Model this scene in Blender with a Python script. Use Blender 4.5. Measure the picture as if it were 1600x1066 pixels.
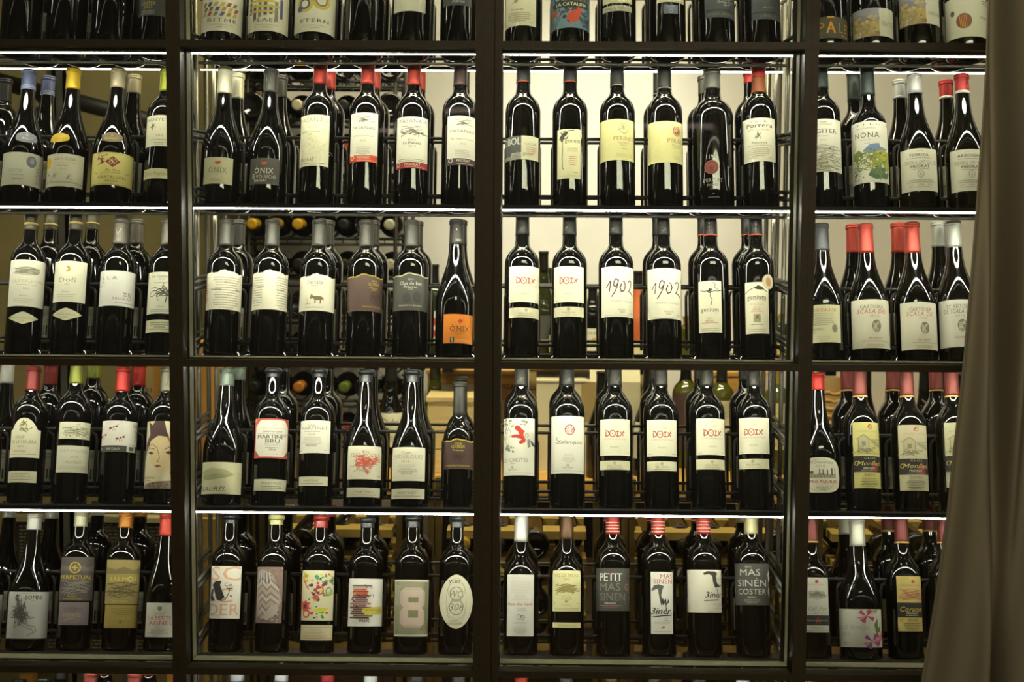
import bpy, math, random
import numpy as np
from mathutils import Matrix, Vector
from mathutils.geometry import tessellate_polygon

for o in list(bpy.data.objects):
    bpy.data.objects.remove(o)
SC = bpy.context.scene
COL = SC.collection
RAD = math.radians

# ---------------------------------------------------------------- camera
F = 2222.0                                   # focal length in pixels of the 1600 wide frame (50 mm)
CAM = Vector((0.0, 0.0, 1.50))
PITCH, ROLL, YAW = RAD(4.2), RAD(0.36), RAD(0.84)
_Z = Matrix.Rotation(YAW, 3, 'Z')
FWD = _Z @ Vector((0, math.cos(PITCH), -math.sin(PITCH)))
UP0 = _Z @ Vector((0, math.sin(PITCH), math.cos(PITCH)))
RGT0 = _Z @ Vector((1, 0, 0))
RIGHT = RGT0 * math.cos(ROLL) + UP0 * math.sin(ROLL)
UPV = UP0 * math.cos(ROLL) - RGT0 * math.sin(ROLL)
cd = bpy.data.cameras.new('camera')
cam = bpy.data.objects.new('camera', cd)
COL.objects.link(cam)
cam.matrix_world = Matrix((
    (RIGHT.x, UPV.x, -FWD.x, CAM.x),
    (RIGHT.y, UPV.y, -FWD.y, CAM.y),
    (RIGHT.z, UPV.z, -FWD.z, CAM.z),
    (0, 0, 0, 1)))
cd.sensor_width = 36.0
cd.lens = 36.0 * F / 1600.0
cd.clip_start, cd.clip_end = 0.05, 60
cd.dof.use_dof = True
cd.dof.focus_distance = 2.99
cd.dof.aperture_fstop = 4.5
SC.camera = cam

# ---------------------------------------------------------------- world, exposure, wall lamps and added fills
W = bpy.data.worlds.new('world')
SC.world = W
W.use_nodes = True
W.node_tree.nodes['Background'].inputs[0].default_value = (1.0, 0.88, 0.66, 1)
W.node_tree.nodes['Background'].inputs[1].default_value = 0.055
SC.view_settings.view_transform = 'Standard'
SC.view_settings.look = 'None'
SC.view_settings.exposure = 0.0
SC.view_settings.gamma = 1.0
SC.view_settings.use_curve_mapping = False
SC.cycles.max_bounces = 6
SC.cycles.diffuse_bounces = 3
SC.cycles.glossy_bounces = 4
SC.cycles.transparent_max_bounces = 16
SC.cycles.use_denoising = True
SC.cycles.sample_clamp_indirect = 6.0
LED_POWER = {'far left': 76.0, 'middle': 106.0, 'far right': 80.0}
LED_ROW = [0.50, 1.0, 1.12, 0.98, 0.74, 0.55]   # strips per shelf, top to bottom


def area(name, loc, aim, size, power, col, sy=None):
    ld = bpy.data.lights.new(name, 'AREA')
    ld.energy = power
    ld.color = col
    ld.size = size
    if sy:
        ld.shape = 'RECTANGLE'
        ld.size_y = sy
    o = bpy.data.objects.new(name, ld)
    COL.objects.link(o)
    o.location = loc
    o.rotation_euler = (Vector(aim) - Vector(loc)).to_track_quat('-Z', 'Y').to_euler()
    return o


sl_ = bpy.data.lights.new('wall_spot', 'SPOT')
sl_.energy, sl_.color, sl_.spot_size, sl_.spot_blend, sl_.shadow_soft_size = 150, (1, 0.965, 0.92), RAD(44), 1.0, 0.06
wall_spot = bpy.data.objects.new('wall_spot', sl_)
COL.objects.link(wall_spot)
wall_spot.location = (0.18, 3.45, 2.8)
wall_spot.rotation_euler = (Vector((0.18, 4.75, 1.60)) - wall_spot.location).to_track_quat('-Z', 'Y').to_euler()
area('wall_washer', (0.22, 3.75, 2.75), (0.22, 4.75, 1.62), 1.6, 8, (1, 0.95, 0.84), 0.2)
area('counter_fill', (0.1, 3.40, 2.7), (0.1, 3.66, 0.6), 1.6, 52, (1, 0.88, 0.62), 0.15)  # added unseen fill from above, brightens the counter and storage
area('room_fill', (0.7, 0.95, 2.8), (0.6, 2.4, 0.9), 1.6, 30, (1, 0.92, 0.76), 0.3)  # added unseen fill for the door frames and curtain


# ---------------------------------------------------------------- projection helpers
def at(px, py, Y):
    """point on the vertical plane at depth Y that the camera sees at pixel (px, py)"""
    d = FWD + RIGHT * ((px - 800) / F) + UPV * ((533 - py) / F)
    return CAM + d * ((Y - CAM.y) / d.y)


def pix(p):
    v = Vector(p) - CAM
    z = v.dot(FWD)
    return 800 + F * v.dot(RIGHT) / z, 533 - F * v.dot(UPV) / z


# ---------------------------------------------------------------- materials
def lin(h):
    if isinstance(h, tuple):
        return h
    out = []
    for i in (0, 2, 4):
        c = int(h[i:i + 2], 16) / 255
        out.append(c / 12.92 if c <= 0.04045 else ((c + 0.055) / 1.055) ** 2.4)
    return (*out, 1)


MATS = {}


def mat(h, rough=0.6, metal=0.0, noise=0.0, scale=30.0, spec=0.5, bump=0.0, name=None, stretch=None, coat=0.0):
    key = (h, rough, metal, noise, scale, spec, bump, stretch, coat)
    if key in MATS:
        return MATS[key]
    m = bpy.data.materials.new(name or 'paint_' + str(h))
    m.use_nodes = True
    nt = m.node_tree
    b = nt.nodes['Principled BSDF']
    b.inputs['Base Color'].default_value = lin(h)
    b.inputs['Roughness'].default_value = rough
    b.inputs['Metallic'].default_value = metal
    b.inputs['Specular IOR Level'].default_value = spec
    b.inputs['Coat Weight'].default_value = coat
    if noise or bump:
        tc = nt.nodes.new('ShaderNodeTexCoord')
        mp = nt.nodes.new('ShaderNodeMapping')
        if stretch:
            mp.inputs['Scale'].default_value = stretch
        nz = nt.nodes.new('ShaderNodeTexNoise')
        nz.inputs['Scale'].default_value = scale
        nz.inputs['Detail'].default_value = 5
        nt.links.new(tc.outputs['Object'], mp.inputs[0])
        nt.links.new(mp.outputs[0], nz.inputs['Vector'])
        if noise:
            mr = nt.nodes.new('ShaderNodeMapRange')
            mr.inputs[1].default_value, mr.inputs[2].default_value = 0.3, 0.7
            mr.inputs[3].default_value, mr.inputs[4].default_value = 1 - noise, 1 + noise * 0.6
            mx = nt.nodes.new('ShaderNodeMix')
            mx.data_type = 'RGBA'
            mx.blend_type = 'MULTIPLY'
            mx.inputs[0].default_value = 1
            mx.inputs[6].default_value = lin(h)
            nt.links.new(nz.outputs[0], mr.inputs[0])
            nt.links.new(mr.outputs[0], mx.inputs[7])
            nt.links.new(mx.outputs[2], b.inputs['Base Color'])
        if bump:
            bp = nt.nodes.new('ShaderNodeBump')
            bp.inputs['Strength'].default_value = bump
            bp.inputs['Distance'].default_value = 0.004
            nt.links.new(nz.outputs[0], bp.inputs['Height'])
            nt.links.new(bp.outputs[0], b.inputs['Normal'])
    MATS[key] = m
    return m


def emit(col, strength, name):
    m = bpy.data.materials.new(name)
    m.use_nodes = True
    nt = m.node_tree
    nt.nodes.clear()
    e = nt.nodes.new('ShaderNodeEmission')
    e.inputs[0].default_value = (*col, 1)
    e.inputs[1].default_value = strength
    o = nt.nodes.new('ShaderNodeOutputMaterial')
    nt.links.new(e.outputs[0], o.inputs[0])
    return m


def thin_glass(name, tint=(0.93, 0.95, 0.90, 1), blend=1.0):
    m = bpy.data.materials.new(name)
    m.use_nodes = True
    nt = m.node_tree
    nt.nodes.clear()
    t = nt.nodes.new('ShaderNodeBsdfTransparent')
    t.inputs[0].default_value = tint
    g = nt.nodes.new('ShaderNodeBsdfGlossy')
    g.inputs['Roughness'].default_value = 0.03
    fr = nt.nodes.new('ShaderNodeFresnel')
    fr.inputs[0].default_value = 1.45
    mx = nt.nodes.new('ShaderNodeMixShader')
    o = nt.nodes.new('ShaderNodeOutputMaterial')
    nt.links.new(fr.outputs[0], mx.inputs[0])
    nt.links.new(t.outputs[0], mx.inputs[1])
    nt.links.new(g.outputs[0], mx.inputs[2])
    nt.links.new(mx.outputs[0], o.inputs[0])
    return m


def wine_glass(name, col, tint):
    m = bpy.data.materials.new(name)
    m.use_nodes = True
    nt = m.node_tree
    b = nt.nodes['Principled BSDF']
    b.inputs['Base Color'].default_value = lin(col)
    b.inputs['Roughness'].default_value = 0.035
    b.inputs['IOR'].default_value = 1.52
    b.inputs['Specular IOR Level'].default_value = 0.55
    return m


GLASS = {
    'black': wine_glass('black_bottle_glass', '0d0c09', None),
    'green': wine_glass('green_bottle_glass', '2a2e14', None),
    'olive': wine_glass('olive_bottle_glass', '4a4a10', None),
    'rose': wine_glass('rose_wine_glass', 'c86a3c', None),
    'amber': wine_glass('amber_neck_glass', '5a2a08', None),
}
PANE = thin_glass('door_glass')
M_FRAME = mat('38301f', 0.6, 0, 0.12, 60, 0.2)
M_BEAD = mat('47432f', 0.75, 0.0, 0.10, 25, 0.15)
M_ROD = mat('3c3a32', 0.5, 0.1, 0.15, 40, 0.45)
M_RAIL = mat('1c1b17', 0.5, 0.1, 0.1, 40, 0.3)
M_CHROME = mat('7d7a6c', 0.35, 0.6, 0.1, 30, 0.5)


# ---------------------------------------------------------------- mesh helpers
class MB:
    def __init__(self):
        self.v, self.f, self.mi = [], [], []

    def box(self, a, b, mi=0):
        x0, y0, z0 = (min(a[i], b[i]) for i in range(3))
        x1, y1, z1 = (max(a[i], b[i]) for i in range(3))
        n = len(self.v)
        self.v += [(x0, y0, z0), (x1, y0, z0), (x1, y1, z0), (x0, y1, z0), (x0, y0, z1), (x1, y0, z1), (x1, y1, z1), (x0, y1, z1)]
        for q in ((0, 3, 2, 1), (4, 5, 6, 7), (0, 1, 5, 4), (1, 2, 6, 5), (2, 3, 7, 6), (3, 0, 4, 7)):
            self.f.append(tuple(n + i for i in q))
            self.mi.append(mi)
        return self

    def tube(self, pts, r, seg=10, mi=0, cap=True):
        pts = [Vector(p) for p in pts]
        n = len(self.v)
        ref = None
        for i, p in enumerate(pts):
            t = (pts[min(i + 1, len(pts) - 1)] - pts[max(i - 1, 0)]).normalized()
            if ref is None:
                ref = Vector((0, 0, 1)) if abs(t.z) < 0.9 else Vector((0, 1, 0))
            a = t.cross(ref).normalized()
            b = a.cross(t).normalized()
            ref = b if abs(b.dot(t)) < 0.9 else ref
            rr = r[i] if isinstance(r, (list, tuple)) else r
            for k in range(seg):
                an = 2 * math.pi * k / seg
                self.v.append(tuple(p + a * (rr * math.cos(an)) + b * (rr * math.sin(an))))
        for i in range(len(pts) - 1):
            for k in range(seg):
                k2 = (k + 1) % seg
                self.f.append((n + i * seg + k, n + i * seg + k2, n + (i + 1) * seg + k2, n + (i + 1) * seg + k))
                self.mi.append(mi)
        if cap:
            self.f.append(tuple(n + k for k in range(seg - 1, -1, -1)))
            self.f.append(tuple(n + (len(pts) - 1) * seg + k for k in range(seg)))
            self.mi += [mi, mi]
        return self

    def lathe(self, prof, seg=32, mi=0):
        n = len(self.v)
        for r, z in prof:
            for k in range(seg):
                an = 2 * math.pi * k / seg
                self.v.append((r * math.cos(an), r * math.sin(an), z))
        for i in range(len(prof) - 1):
            for k in range(seg):
                k2 = (k + 1) % seg
                self.f.append((n + i * seg + k, n + i * seg + k2, n + (i + 1) * seg + k2, n + (i + 1) * seg + k))
                self.mi.append(mi)
        self.f.append(tuple(n + k for k in range(seg - 1, -1, -1)))
        self.f.append(tuple(n + (len(prof) - 1) * seg + k for k in range(seg)))
        self.mi += [mi, mi]
        return self

    def mesh(self, name, mats, smooth=False, bevel=False):
        me = bpy.data.meshes.new(name)
        me.from_pydata(self.v, [], self.f)
        for m in (mats if isinstance(mats, (list, tuple)) else [mats]):
            me.materials.append(m)
        me.polygons.foreach_set('material_index', self.mi)
        if smooth:
            me.polygons.foreach_set('use_smooth', [len(f) <= 4 for f in self.f])
        me.update()
        return me


def link(name, data, parent=None, **props):
    o = bpy.data.objects.new(name, data)
    COL.objects.link(o)
    if parent is not None:
        o.parent = parent
    for k, v in props.items():
        o[k] = v
    return o


def thing(name, label, cat, loc=(0, 0, 0), rot=(0, 0, 0), group=None):
    o = link(name, None)
    o.empty_display_size = 0.05
    o.location = loc
    o.rotation_euler = rot
    o['label'] = label
    o['category'] = cat
    if group:
        o['group'] = group
    return o


def box_obj(name, a, b, m, parent=None, **props):
    return link(name, MB().box(a, b).mesh(name, m), parent, **props)


# ---------------------------------------------------------------- rack geometry
S1_Z = CAM.z + 0.01915 * 2.93               # underside of the shelf whose light strip shows at y 327
PITCH_Z = 0.316
SHELF_Z = [S1_Z + PITCH_Z * (1 - k) for k in range(-1, 6)]   # index 0 is the shelf above the frame; k = row + 1
LEAN = RAD(14.5)
BASE_Y, REAR_DY = 2.979, 0.120


def shelf_z(k):                              # k = 0 .. 5: shelf under row k; -1: the one above
    return S1_Z + PITCH_Z * (1 - k)


M_POST = mat('24221c', 0.6, 0.0, 0.1, 40, 0.25)
# ---------------------------------------------------------------- the setting
def plane_wall(name, a, b, m):
    return box_obj(name, a, b, m, kind='structure')


WALL_Y = 4.75
M_WALL = mat('cbc7bd', 0.9, 0, 0.05, 9, 0.2, 0.35)
M_DARKWALL = mat('8c8258', 0.85, 0, 0.10, 6, 0.2, 0.2)
plane_wall('wall_back', (-1.0, WALL_Y, 0), (4.2, WALL_Y + 0.15, 2.9), M_WALL)
plane_wall('wall_back_left', (-3.6, 4.42, 0), (-1.0, 4.57, 2.9), M_DARKWALL)
plane_wall('wall_return', (-1.02, 4.5705, 0), (-0.9, WALL_Y, 2.9), M_DARKWALL)
plane_wall('wall_left', (-3.75, -2.0, 0), (-3.6, 4.57, 2.9), M_DARKWALL)
plane_wall('wall_right', (4.2, -2.0, 0), (4.35, WALL_Y, 2.9), M_DARKWALL)
plane_wall('ceiling', (-3.75, -2.0, 2.9), (4.35, WALL_Y + 0.15, 3.0), mat('9a9078', 0.9, 0, 0.05, 5))
fl = link('floor', None, kind='structure')
M_FL = mat('7a5a34', 0.45, 0, 0.3, 14, 0.4, 0.1, stretch=(1, 12, 1))
box_obj('slab', (-3.75, -2.0, -0.08), (4.35, WALL_Y + 0.15, -0.004), mat('3a2c1c', 0.8), fl)
plank = MB().box((0, 0, -0.004), (0.196, 1.14, 0.0)).mesh('plank', M_FL)
for i in range(40):
    for j in range(6):
        o = link('plank', plank, fl)
        o.location = (-3.7 + i * 0.2, -1.95 + j * 1.145 - (i % 2) * 0.05, 0)

# glazed cabinet front: four doors in dark frames with pale inner beads
FY, BY = 2.78, 2.862                         # front face and back of the frame


def vx(px, Y=FY):                            # the stiles are vertical, so measure them at mid height
    return at(px, 560, Y).x


def hz(py, Y=FY):
    return at(800, py, Y).z


ZB = [hz(-175), hz(65), hz(565), hz(1053), hz(1560), 0.06]
rail_h = 0.0135
ROWS_Z = [hz(-180), hz(69.5), hz(571.5), hz(1054.5), hz(1555)]


def door(n, x0, x1, lab):
    d = link('door_%d' % n, None, kind='structure')
    sw = 0.0135
    top, bot = ROWS_Z[0], ROWS_Z[-1]
    # stiles and rails: a dark front flange, then a set-back pale body with a groove
    for xa, s in ((x0, 1), (x1, -1)):
        mb = MB()
        mb.box((xa, FY, bot), (xa + s * sw, FY + 0.022, top), 0)
        link('stile', mb.mesh('stile', M_FRAME), d)
        mb = MB()
        mb.box((xa, FY + 0.022, bot), (xa + s * (sw - 0.001), FY + 0.040, top), 0)
        mb.box((xa, FY + 0.040, bot), (xa + s * (sw - 0.005), FY + 0.050, top), 1)
        mb.box((xa, FY + 0.050, bot), (xa + s * (sw + 0.001), BY, top), 0)
        link('stile_bead', mb.mesh('stile_bead', [M_BEAD, M_FRAME]), d)
    for z in ROWS_Z:
        z0, z1 = z - rail_h / 2, z + rail_h / 2
        link('rail', MB().box((x0 + sw, FY, z0), (x1 - sw, FY + 0.022, z1)).mesh('rail', M_FRAME), d)
        mb = MB()
        mb.box((x0 + sw, FY + 0.022, z0 + 0.001), (x1 - sw, FY + 0.040, z1 - 0.001), 0)
        mb.box((x0 + sw, FY + 0.040, z0 + 0.004), (x1 - sw, FY + 0.050, z1 - 0.004), 1)
        mb.box((x0 + sw, FY + 0.050, z0 - 0.001), (x1 - sw, BY, z1 + 0.001), 0)
        link('rail_bead', mb.mesh('rail_bead', [M_BEAD, M_FRAME]), d)
    for i in range(len(ROWS_Z) - 1):
        za, zb = ROWS_Z[i] - rail_h / 2 - 0.001, ROWS_Z[i + 1] + rail_h / 2 + 0.001
        link('pane', MB().box((x0 + sw - 0.004, FY + 0.041, zb - 0.002), (x1 - sw + 0.004, FY + 0.046, za + 0.002)).mesh('pane', PANE), d)
    return d


SW = 0.0135
door(1, vx(264.5) + SW - 0.62, vx(264.5) + SW, 'far left')
door(2, vx(264.5) + SW + 0.0002, vx(751.5), 'left')
door(3, vx(771), vx(1258.5), 'right')
door(4, vx(1258.5) - SW + 0.0137, vx(1258.5) + 0.62, 'far right')
box_obj('trim_1', (vx(751.5) + .0001, FY + 0.004, ROWS_Z[-1]), (vx(771) - .0001, FY + 0.06, ROWS_Z[0]), M_FRAME, kind='structure')
box_obj('trim_2', (vx(264.5) - 0.62, FY, 0), (vx(1258.5) + 0.62, BY, ROWS_Z[-1] - 0.01), M_FRAME, kind='structure')
box_obj('trim_3', (vx(264.5) - 0.62, FY, ROWS_Z[0] + 0.01), (vx(1258.5) + 0.62, BY, 2.9), M_FRAME, kind='structure')

# the three steel bottle racks with a light strip under the front and the rear edge of every shelf
RACKS = {
    'far left': (at(-320, 300, 2.93).x, at(268, 300, 2.93).x, 'black steel bottle rack behind the far left glass door'),
    'middle': (at(298, 300, 2.93).x, at(1238, 300, 2.93).x, 'wide black steel bottle rack behind the two middle glass doors'),
    'far right': (at(1257, 300, 2.93).x, at(1800, 300, 2.93).x, 'black steel bottle rack behind the far right door and curtain'),
}
XS = {}                                      # bottle spots: (row, pane) -> base pixel x


def rod(a, b, r, m, name, parent):
    return link(name, MB().tube([a, b], r, 10).mesh(name, m, True), parent)


def build_rack(key):
    x0, x1, lab = RACKS[key]
    t = thing('bottle_rack', lab, 'rack', (0, 0, 0))
    zt, zb = shelf_z(-1) + 0.02, 0.0
    for xp in (x0, x1):
        s = 1 if xp == x0 else -1
        link('post', MB().box((xp - 0.0052, 2.926, zb), (xp + 0.0052, 2.936, zt)).mesh('post', M_POST), t)
        for yy in (3.153, 3.25):
            rod((xp, yy, zb), (xp, yy, zt), 0.0052, M_CHROME, 'post', t)
    for k in range(-1, 6):
        z = shelf_z(k)
        em = emit((1.0, 0.955, 0.86), LED_POWER[key] * LED_ROW[min(max(k + 1, 0), 5)], 'led_%s_%d' % (key, k))
        fr = box_obj('front_rail', (x0 + 0.006, 2.9255, z), (x1 - 0.006, 2.944, z + 0.009), M_RAIL, t)
        rr = box_obj('rear_rail', (x0 + 0.006, 3.1390, z - 0.0095), (x1 - 0.006, 3.1475, z - 0.0020), M_RAIL, t)
        over = 0.026
        e0, e1 = (x0 - over, x1 + .012) if key == 'middle' else (x0 + .006, x1 - .006)
        box_obj('light_strip', (e0, 2.9265, z - 0.0034), (e1, 2.9345, z - 0.0002), em, fr)
        box_obj('added_baffle', (e0, 2.9400, z - 0.0030), (e1, 2.9440, z - 0.0002), M_RAIL, fr)  # added lip that keeps strip light off the bottle bases
        if k < 3:
            em2 = emit((1.0, 0.95, 0.83), LED_POWER[key] * LED_ROW[min(max(k + 1, 0), 5)] * .11, 'rear_led_%s_%d' % (key, k))
            box_obj('light_strip', (e0, 3.1392, z - 0.0128), (e1, 3.1470, z - 0.0097), em2, rr)
        # rods that carry the bottle bases
        for yy, dz in ((3.009, -0.0125), (3.066, 0.0045)):
            rod((x0, yy, z + dz), (x1, yy, z + dz), 0.0032, M_ROD, 'base_rod', t)
        # rods that hold the leaning bottles, with a hoop round the back of each bottle
        for dy in (0.0, REAR_DY):
            for hh in (0.143, 0.020):
                yy = BASE_Y + dy + hh * math.tan(LEAN) + 0.0452
                rod((x0, yy, z + 0.009 + hh), (x1, yy, z + 0.009 + hh), 0.0036, M_ROD, 'back_rod', t)
        for xp in (x0, x1):
            for hh in (0.150, 0.137, 0.030, 0.014):
                rod((xp, 2.936, z + 0.009 + hh), (xp, 3.25, z + 0.009 + hh + 0.008), 0.0042, M_ROD, 'side_rod', t)
    return t


rack = {k: build_rack(k) for k in RACKS}


def hoop(x, k, dy, parent):
    z = shelf_z(k) + 0.009
    w = 0.0365
    pts = []
    yl, yh = BASE_Y + dy + 0.02 * math.tan(LEAN) + 0.053, BASE_Y + dy + 0.137 * math.tan(LEAN) + 0.053
    for xx, hh in ((-w, 0.0), (-w, 0.120), (-w + 0.003, 0.130), (-w + 0.012, 0.135), (w - 0.012, 0.135), (w - 0.003, 0.130), (w, 0.120), (w, 0.0)):
        f = hh / 0.135
        pts.append((x + xx, yl + (yh - yl) * f, z + hh))
    return link('hoop', MB().tube(pts, 0.0032, 8).mesh('hoop', M_ROD, True), parent)


# ---------------------------------------------------------------- bottle shapes
PROF = {
    'bord': [(0, 1), (.64, 1), (.672, .993), (.70, .955), (.725, .88), (.748, .765), (.765, .63), (.78, .52), (.80, .445), (.83, .408), (.88, .393), (1, .385)],
    'tall': [(0, 1), (.63, 1), (.66, .99), (.685, .945), (.707, .86), (.727, .745), (.743, .62), (.758, .51), (.776, .435), (.805, .40), (.88, .387), (1, .38)],
    'long': [(0, 1), (.54, 1), (.572, .99), (.60, .945), (.626, .86), (.65, .745), (.67, .62), (.69, .51), (.715, .435), (.75, .40), (.85, .387), (1, .38)],
    'burg': [(0, 1), (.37, 1), (.42, .988), (.47, .935), (.52, .845), (.57, .73), (.62, .605), (.67, .50), (.72, .43), (.78, .385), (.86, .355), (1, .34)],
    'slim': [(0, 1), (.36, 1), (.42, .98), (.48, .92), (.54, .83), (.60, .715), (.66, .60), (.72, .505), (.78, .44), (.84, .40), (.9, .385), (1, .38)],
}
RADIUS = {'bord': .0370, 'tall': .0372, 'long': .0372, 'burg': .0415, 'slim': .0365}


def rfun(kind, R, H):
    P = PROF[kind]

    def r(h):
        f = min(max(h / H, 0), 1)
        for i in range(len(P) - 1):
            if f <= P[i + 1][0]:
                p0 = P[max(i - 1, 0)][1]
                p1, p2 = P[i][1], P[i + 1][1]
                p3 = P[min(i + 2, len(P) - 1)][1]
                x0, x1 = P[i][0], P[i + 1][0]
                t = (f - x0) / (x1 - x0)
                xm, xp = P[max(i - 1, 0)][0], P[min(i + 2, len(P) - 1)][0]
                m1 = (p2 - p0) / max(x1 - xm, 1e-6) * (x1 - x0) if i > 0 else 0
                m2 = (p3 - p1) / max(xp - x0, 1e-6) * (x1 - x0)
                m1 = 0 if i == 0 else m1
                t2, t3 = t * t, t * t * t
                return R * min(1.0, (2 * t3 - 3 * t2 + 1) * p1 + (t3 - 2 * t2 + t) * m1 + (-2 * t3 + 3 * t2) * p2 + (t3 - t2) * m2)
        return R * P[-1][1]
    return r


BODY = {}


def body_mesh(kind, R, H, gl):
    key = (kind, round(R, 4), round(H, 4), gl)
    if key not in BODY:
        r = rfun(kind, R, H)
        pr = [(0.004, 0.012), (R * .45, .009), (R * .72, 0.0016), (R * .84, 0.0), (R * .93, .0008), (R * .98, .0030), (R, .0065)]
        pr += [(R, H * .15), (R, H * .3)]
        n = 34
        for i in range(n + 1):
            h = H * (.35 + (.985 - .35) * i / n)
            pr.append((r(h), h))
        rt = r(H)
        pr += [(rt * 1.0, H * .986), (rt * 1.08, H * .988), (rt * 1.08, H * .998), (rt * .9, H), (rt * .5, H)]
        BODY[key] = MB().lathe(pr, 36).mesh('glass_body', GLASS[gl], True)
    return BODY[key]


CAPS = {}


def cap_mesh(kind, R, H, hc, style, colr, stripe):
    """capsule from height hc to the top; style lip / flat / wax"""
    key = (kind, round(R, 4), round(H, 4), round(hc, 3), style, colr, stripe)
    if key in CAPS:
        return CAPS[key]
    r = rfun(kind, R, H)
    e = .0005
    rt = r(H)
    pr = [(r(hc) - .002, hc), (r(hc) + e, hc + .0002)]
    n = 8
    top = H - .0105
    for i in range(1, n + 1):
        h = hc + (top - hc) * i / n
        pr.append((r(h) + e, h))
    if style == 'lip':
        pr += [(rt + .0006, H - .0102), (rt + .0019, H - .0090), (rt + .0022, H - .0065), (rt + .0014, H - .0052), (rt + .0013, H - .0045), (rt + .0021, H - .0032), (rt + .0019, H - .0005), (rt + .0009, H + .0008), (rt * .5, H + .001)]
    elif style == 'wax':
        pr += [(rt + .0018, H - .0098), (rt + .0034, H - .0085), (rt + .0037, H - .003), (rt + .0028, H + .0004), (rt + .001, H + .0014), (rt * .5, H + .0014)]
    else:
        pr += [(rt + .0008, H - .009), (rt + .0016, H - .0082), (rt + .0016, H - .0005), (rt + .0006, H + .0006), (rt * .5, H + .0008)]
    mb = MB().lathe(pr, 32)
    c = lin(colr)
    lum = .3 * c[0] + .6 * c[1] + .1 * c[2]
    k = .34 + .36 * min(1, lum / .3) + (.06 if c[0] > 2.5 * c[1] else 0)
    ms = [mat((c[0] * k, c[1] * k, c[2] * k, 1), 0.42 if style != 'wax' else .28, .35 if style != 'wax' else 0, 0, 30, .45)]
    for (f0, f1, c) in (stripe or ()):
        ms.append(mat(c, .4))
        a, b = hc + (H - hc) * f0, hc + (H - hc) * f1
        mb.lathe([(r(a) + e, a), (r(a) + e + .0004, a + .0001), (r(b) + e + .0004, b - .0001), (r(b) + e, b)], 32, len(ms) - 1)
    CAPS[key] = mb.mesh('capsule', ms, True)
    return CAPS[key]


# ---------------------------------------------------------------- lettering
GLY = {}
_fc = bpy.data.curves.new('glyph', 'FONT')
_fc.resolution_u = 2
_fo = bpy.data.objects.new('glyph', _fc)


def _ext(s):
    _fc.body = s
    me = _fo.to_mesh()
    n = len(me.vertices)
    co = np.zeros(n * 3)
    me.vertices.foreach_get('co', co)
    co = co.reshape(-1, 3)[:, :2]
    me.calc_loop_triangles()
    tr = np.array([tuple(t.vertices) for t in me.loop_triangles], dtype=int).reshape(-1, 3)
    _fo.to_mesh_clear()
    return co, tr


_HH = _ext('HH')[0][:, 0].max()
CAPH = _ext('H')[0][:, 1].max()


def glyph(c):
    if c in GLY:
        return GLY[c]
    if c == ' ':
        GLY[c] = (np.zeros((0, 2)), np.zeros((0, 3), int), .30 / CAPH, [])
        return GLY[c]
    co, tr = _ext(c)
    adv = (_ext('H' + c + 'H')[0][:, 0].max() - _HH) / CAPH
    co = co / CAPH
    # serif slabs on short flat ends of the strokes
    cnt = {}
    for t in tr:
        for a, b in ((t[0], t[1]), (t[1], t[2]), (t[2], t[0])):
            k = (min(a, b), max(a, b))
            cnt[k] = cnt.get(k, 0) + 1
    ser = []
    ys = co[:, 1]
    lo, hi = 0.0, (1.0 if (c.isupper() or c.isdigit() or c in 'bdfhkl') else ys.max())
    if c.isalnum():
        for (a, b), k in cnt.items():
            if k == 1 and abs(co[a, 1] - co[b, 1]) < .01 and .04 < abs(co[a, 0] - co[b, 0]) < .24:
                y = co[a, 1]
                if abs(y - lo) < .02 or abs(y - hi) < .02:
                    ser.append((min(co[a, 0], co[b, 0]) - .07, max(co[a, 0], co[b, 0]) + .07, y, 1 if abs(y - lo) < .02 else -1))
    GLY[c] = (co, tr, adv, ser)
    return GLY[c]


def text_tris(s, h, flags=''):
    """triangles of a line of text of cap height h, centred on x, baseline at 0"""
    x = 0.0
    out = []
    sp = .14 if 'w' in flags else (.05 if 's' in flags else 0)
    for c in s:
        co, tr, adv, ser = glyph(c)
        if len(tr):
            q = co.copy()
            if 'i' in flags:
                q[:, 0] += q[:, 1] * .28
            q[:, 0] += x
            out.append(q[tr])
            if 'b' in flags:
                q2 = q.copy()
                q2[:, 0] += .05
                out.append(q2[tr])
            if 's' in flags:
                for (a, b, y, d) in ser:
                    k = .28 * y if 'i' in flags else 0
                    p = np.array([(a + x + k, y), (b + x + k, y), (b + x + k, y + d * .07), (a + x + k, y + d * .07)])
                    out.append(p[[[0, 1, 2], [0, 2, 3]]])
        x += adv + sp
    if not out:
        return np.zeros((0, 3, 2)), 0
    A = np.concatenate(out)
    lo, hi = A[:, :, 0].min(), A[:, :, 0].max()
    A[:, :, 0] -= (lo + hi) / 2
    return A * h, (hi - lo) * h
# ---------------------------------------------------------------- label printing
def tess(poly):
    t = tessellate_polygon([[Vector((a, b, 0)) for a, b in poly]])
    P = np.array(poly, float)
    return P[np.array(t, int)] if len(t) else np.zeros((0, 3, 2))


def refine(T, mx=0.0028):
    for _ in range(7):
        if not len(T):
            return T
        ext = T[:, :, 0].max(1) - T[:, :, 0].min(1)
        big = ext > mx
        if not big.any():
            return T
        B = T[big]
        a, b, c = B[:, 0], B[:, 1], B[:, 2]
        ab, bc, ca = (a + b) / 2, (b + c) / 2, (c + a) / 2
        T = np.concatenate([T[~big]] + [np.stack(q, 1) for q in ((a, ab, ca), (ab, b, bc), (ca, bc, c), (ab, bc, ca))])
    return T


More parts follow.
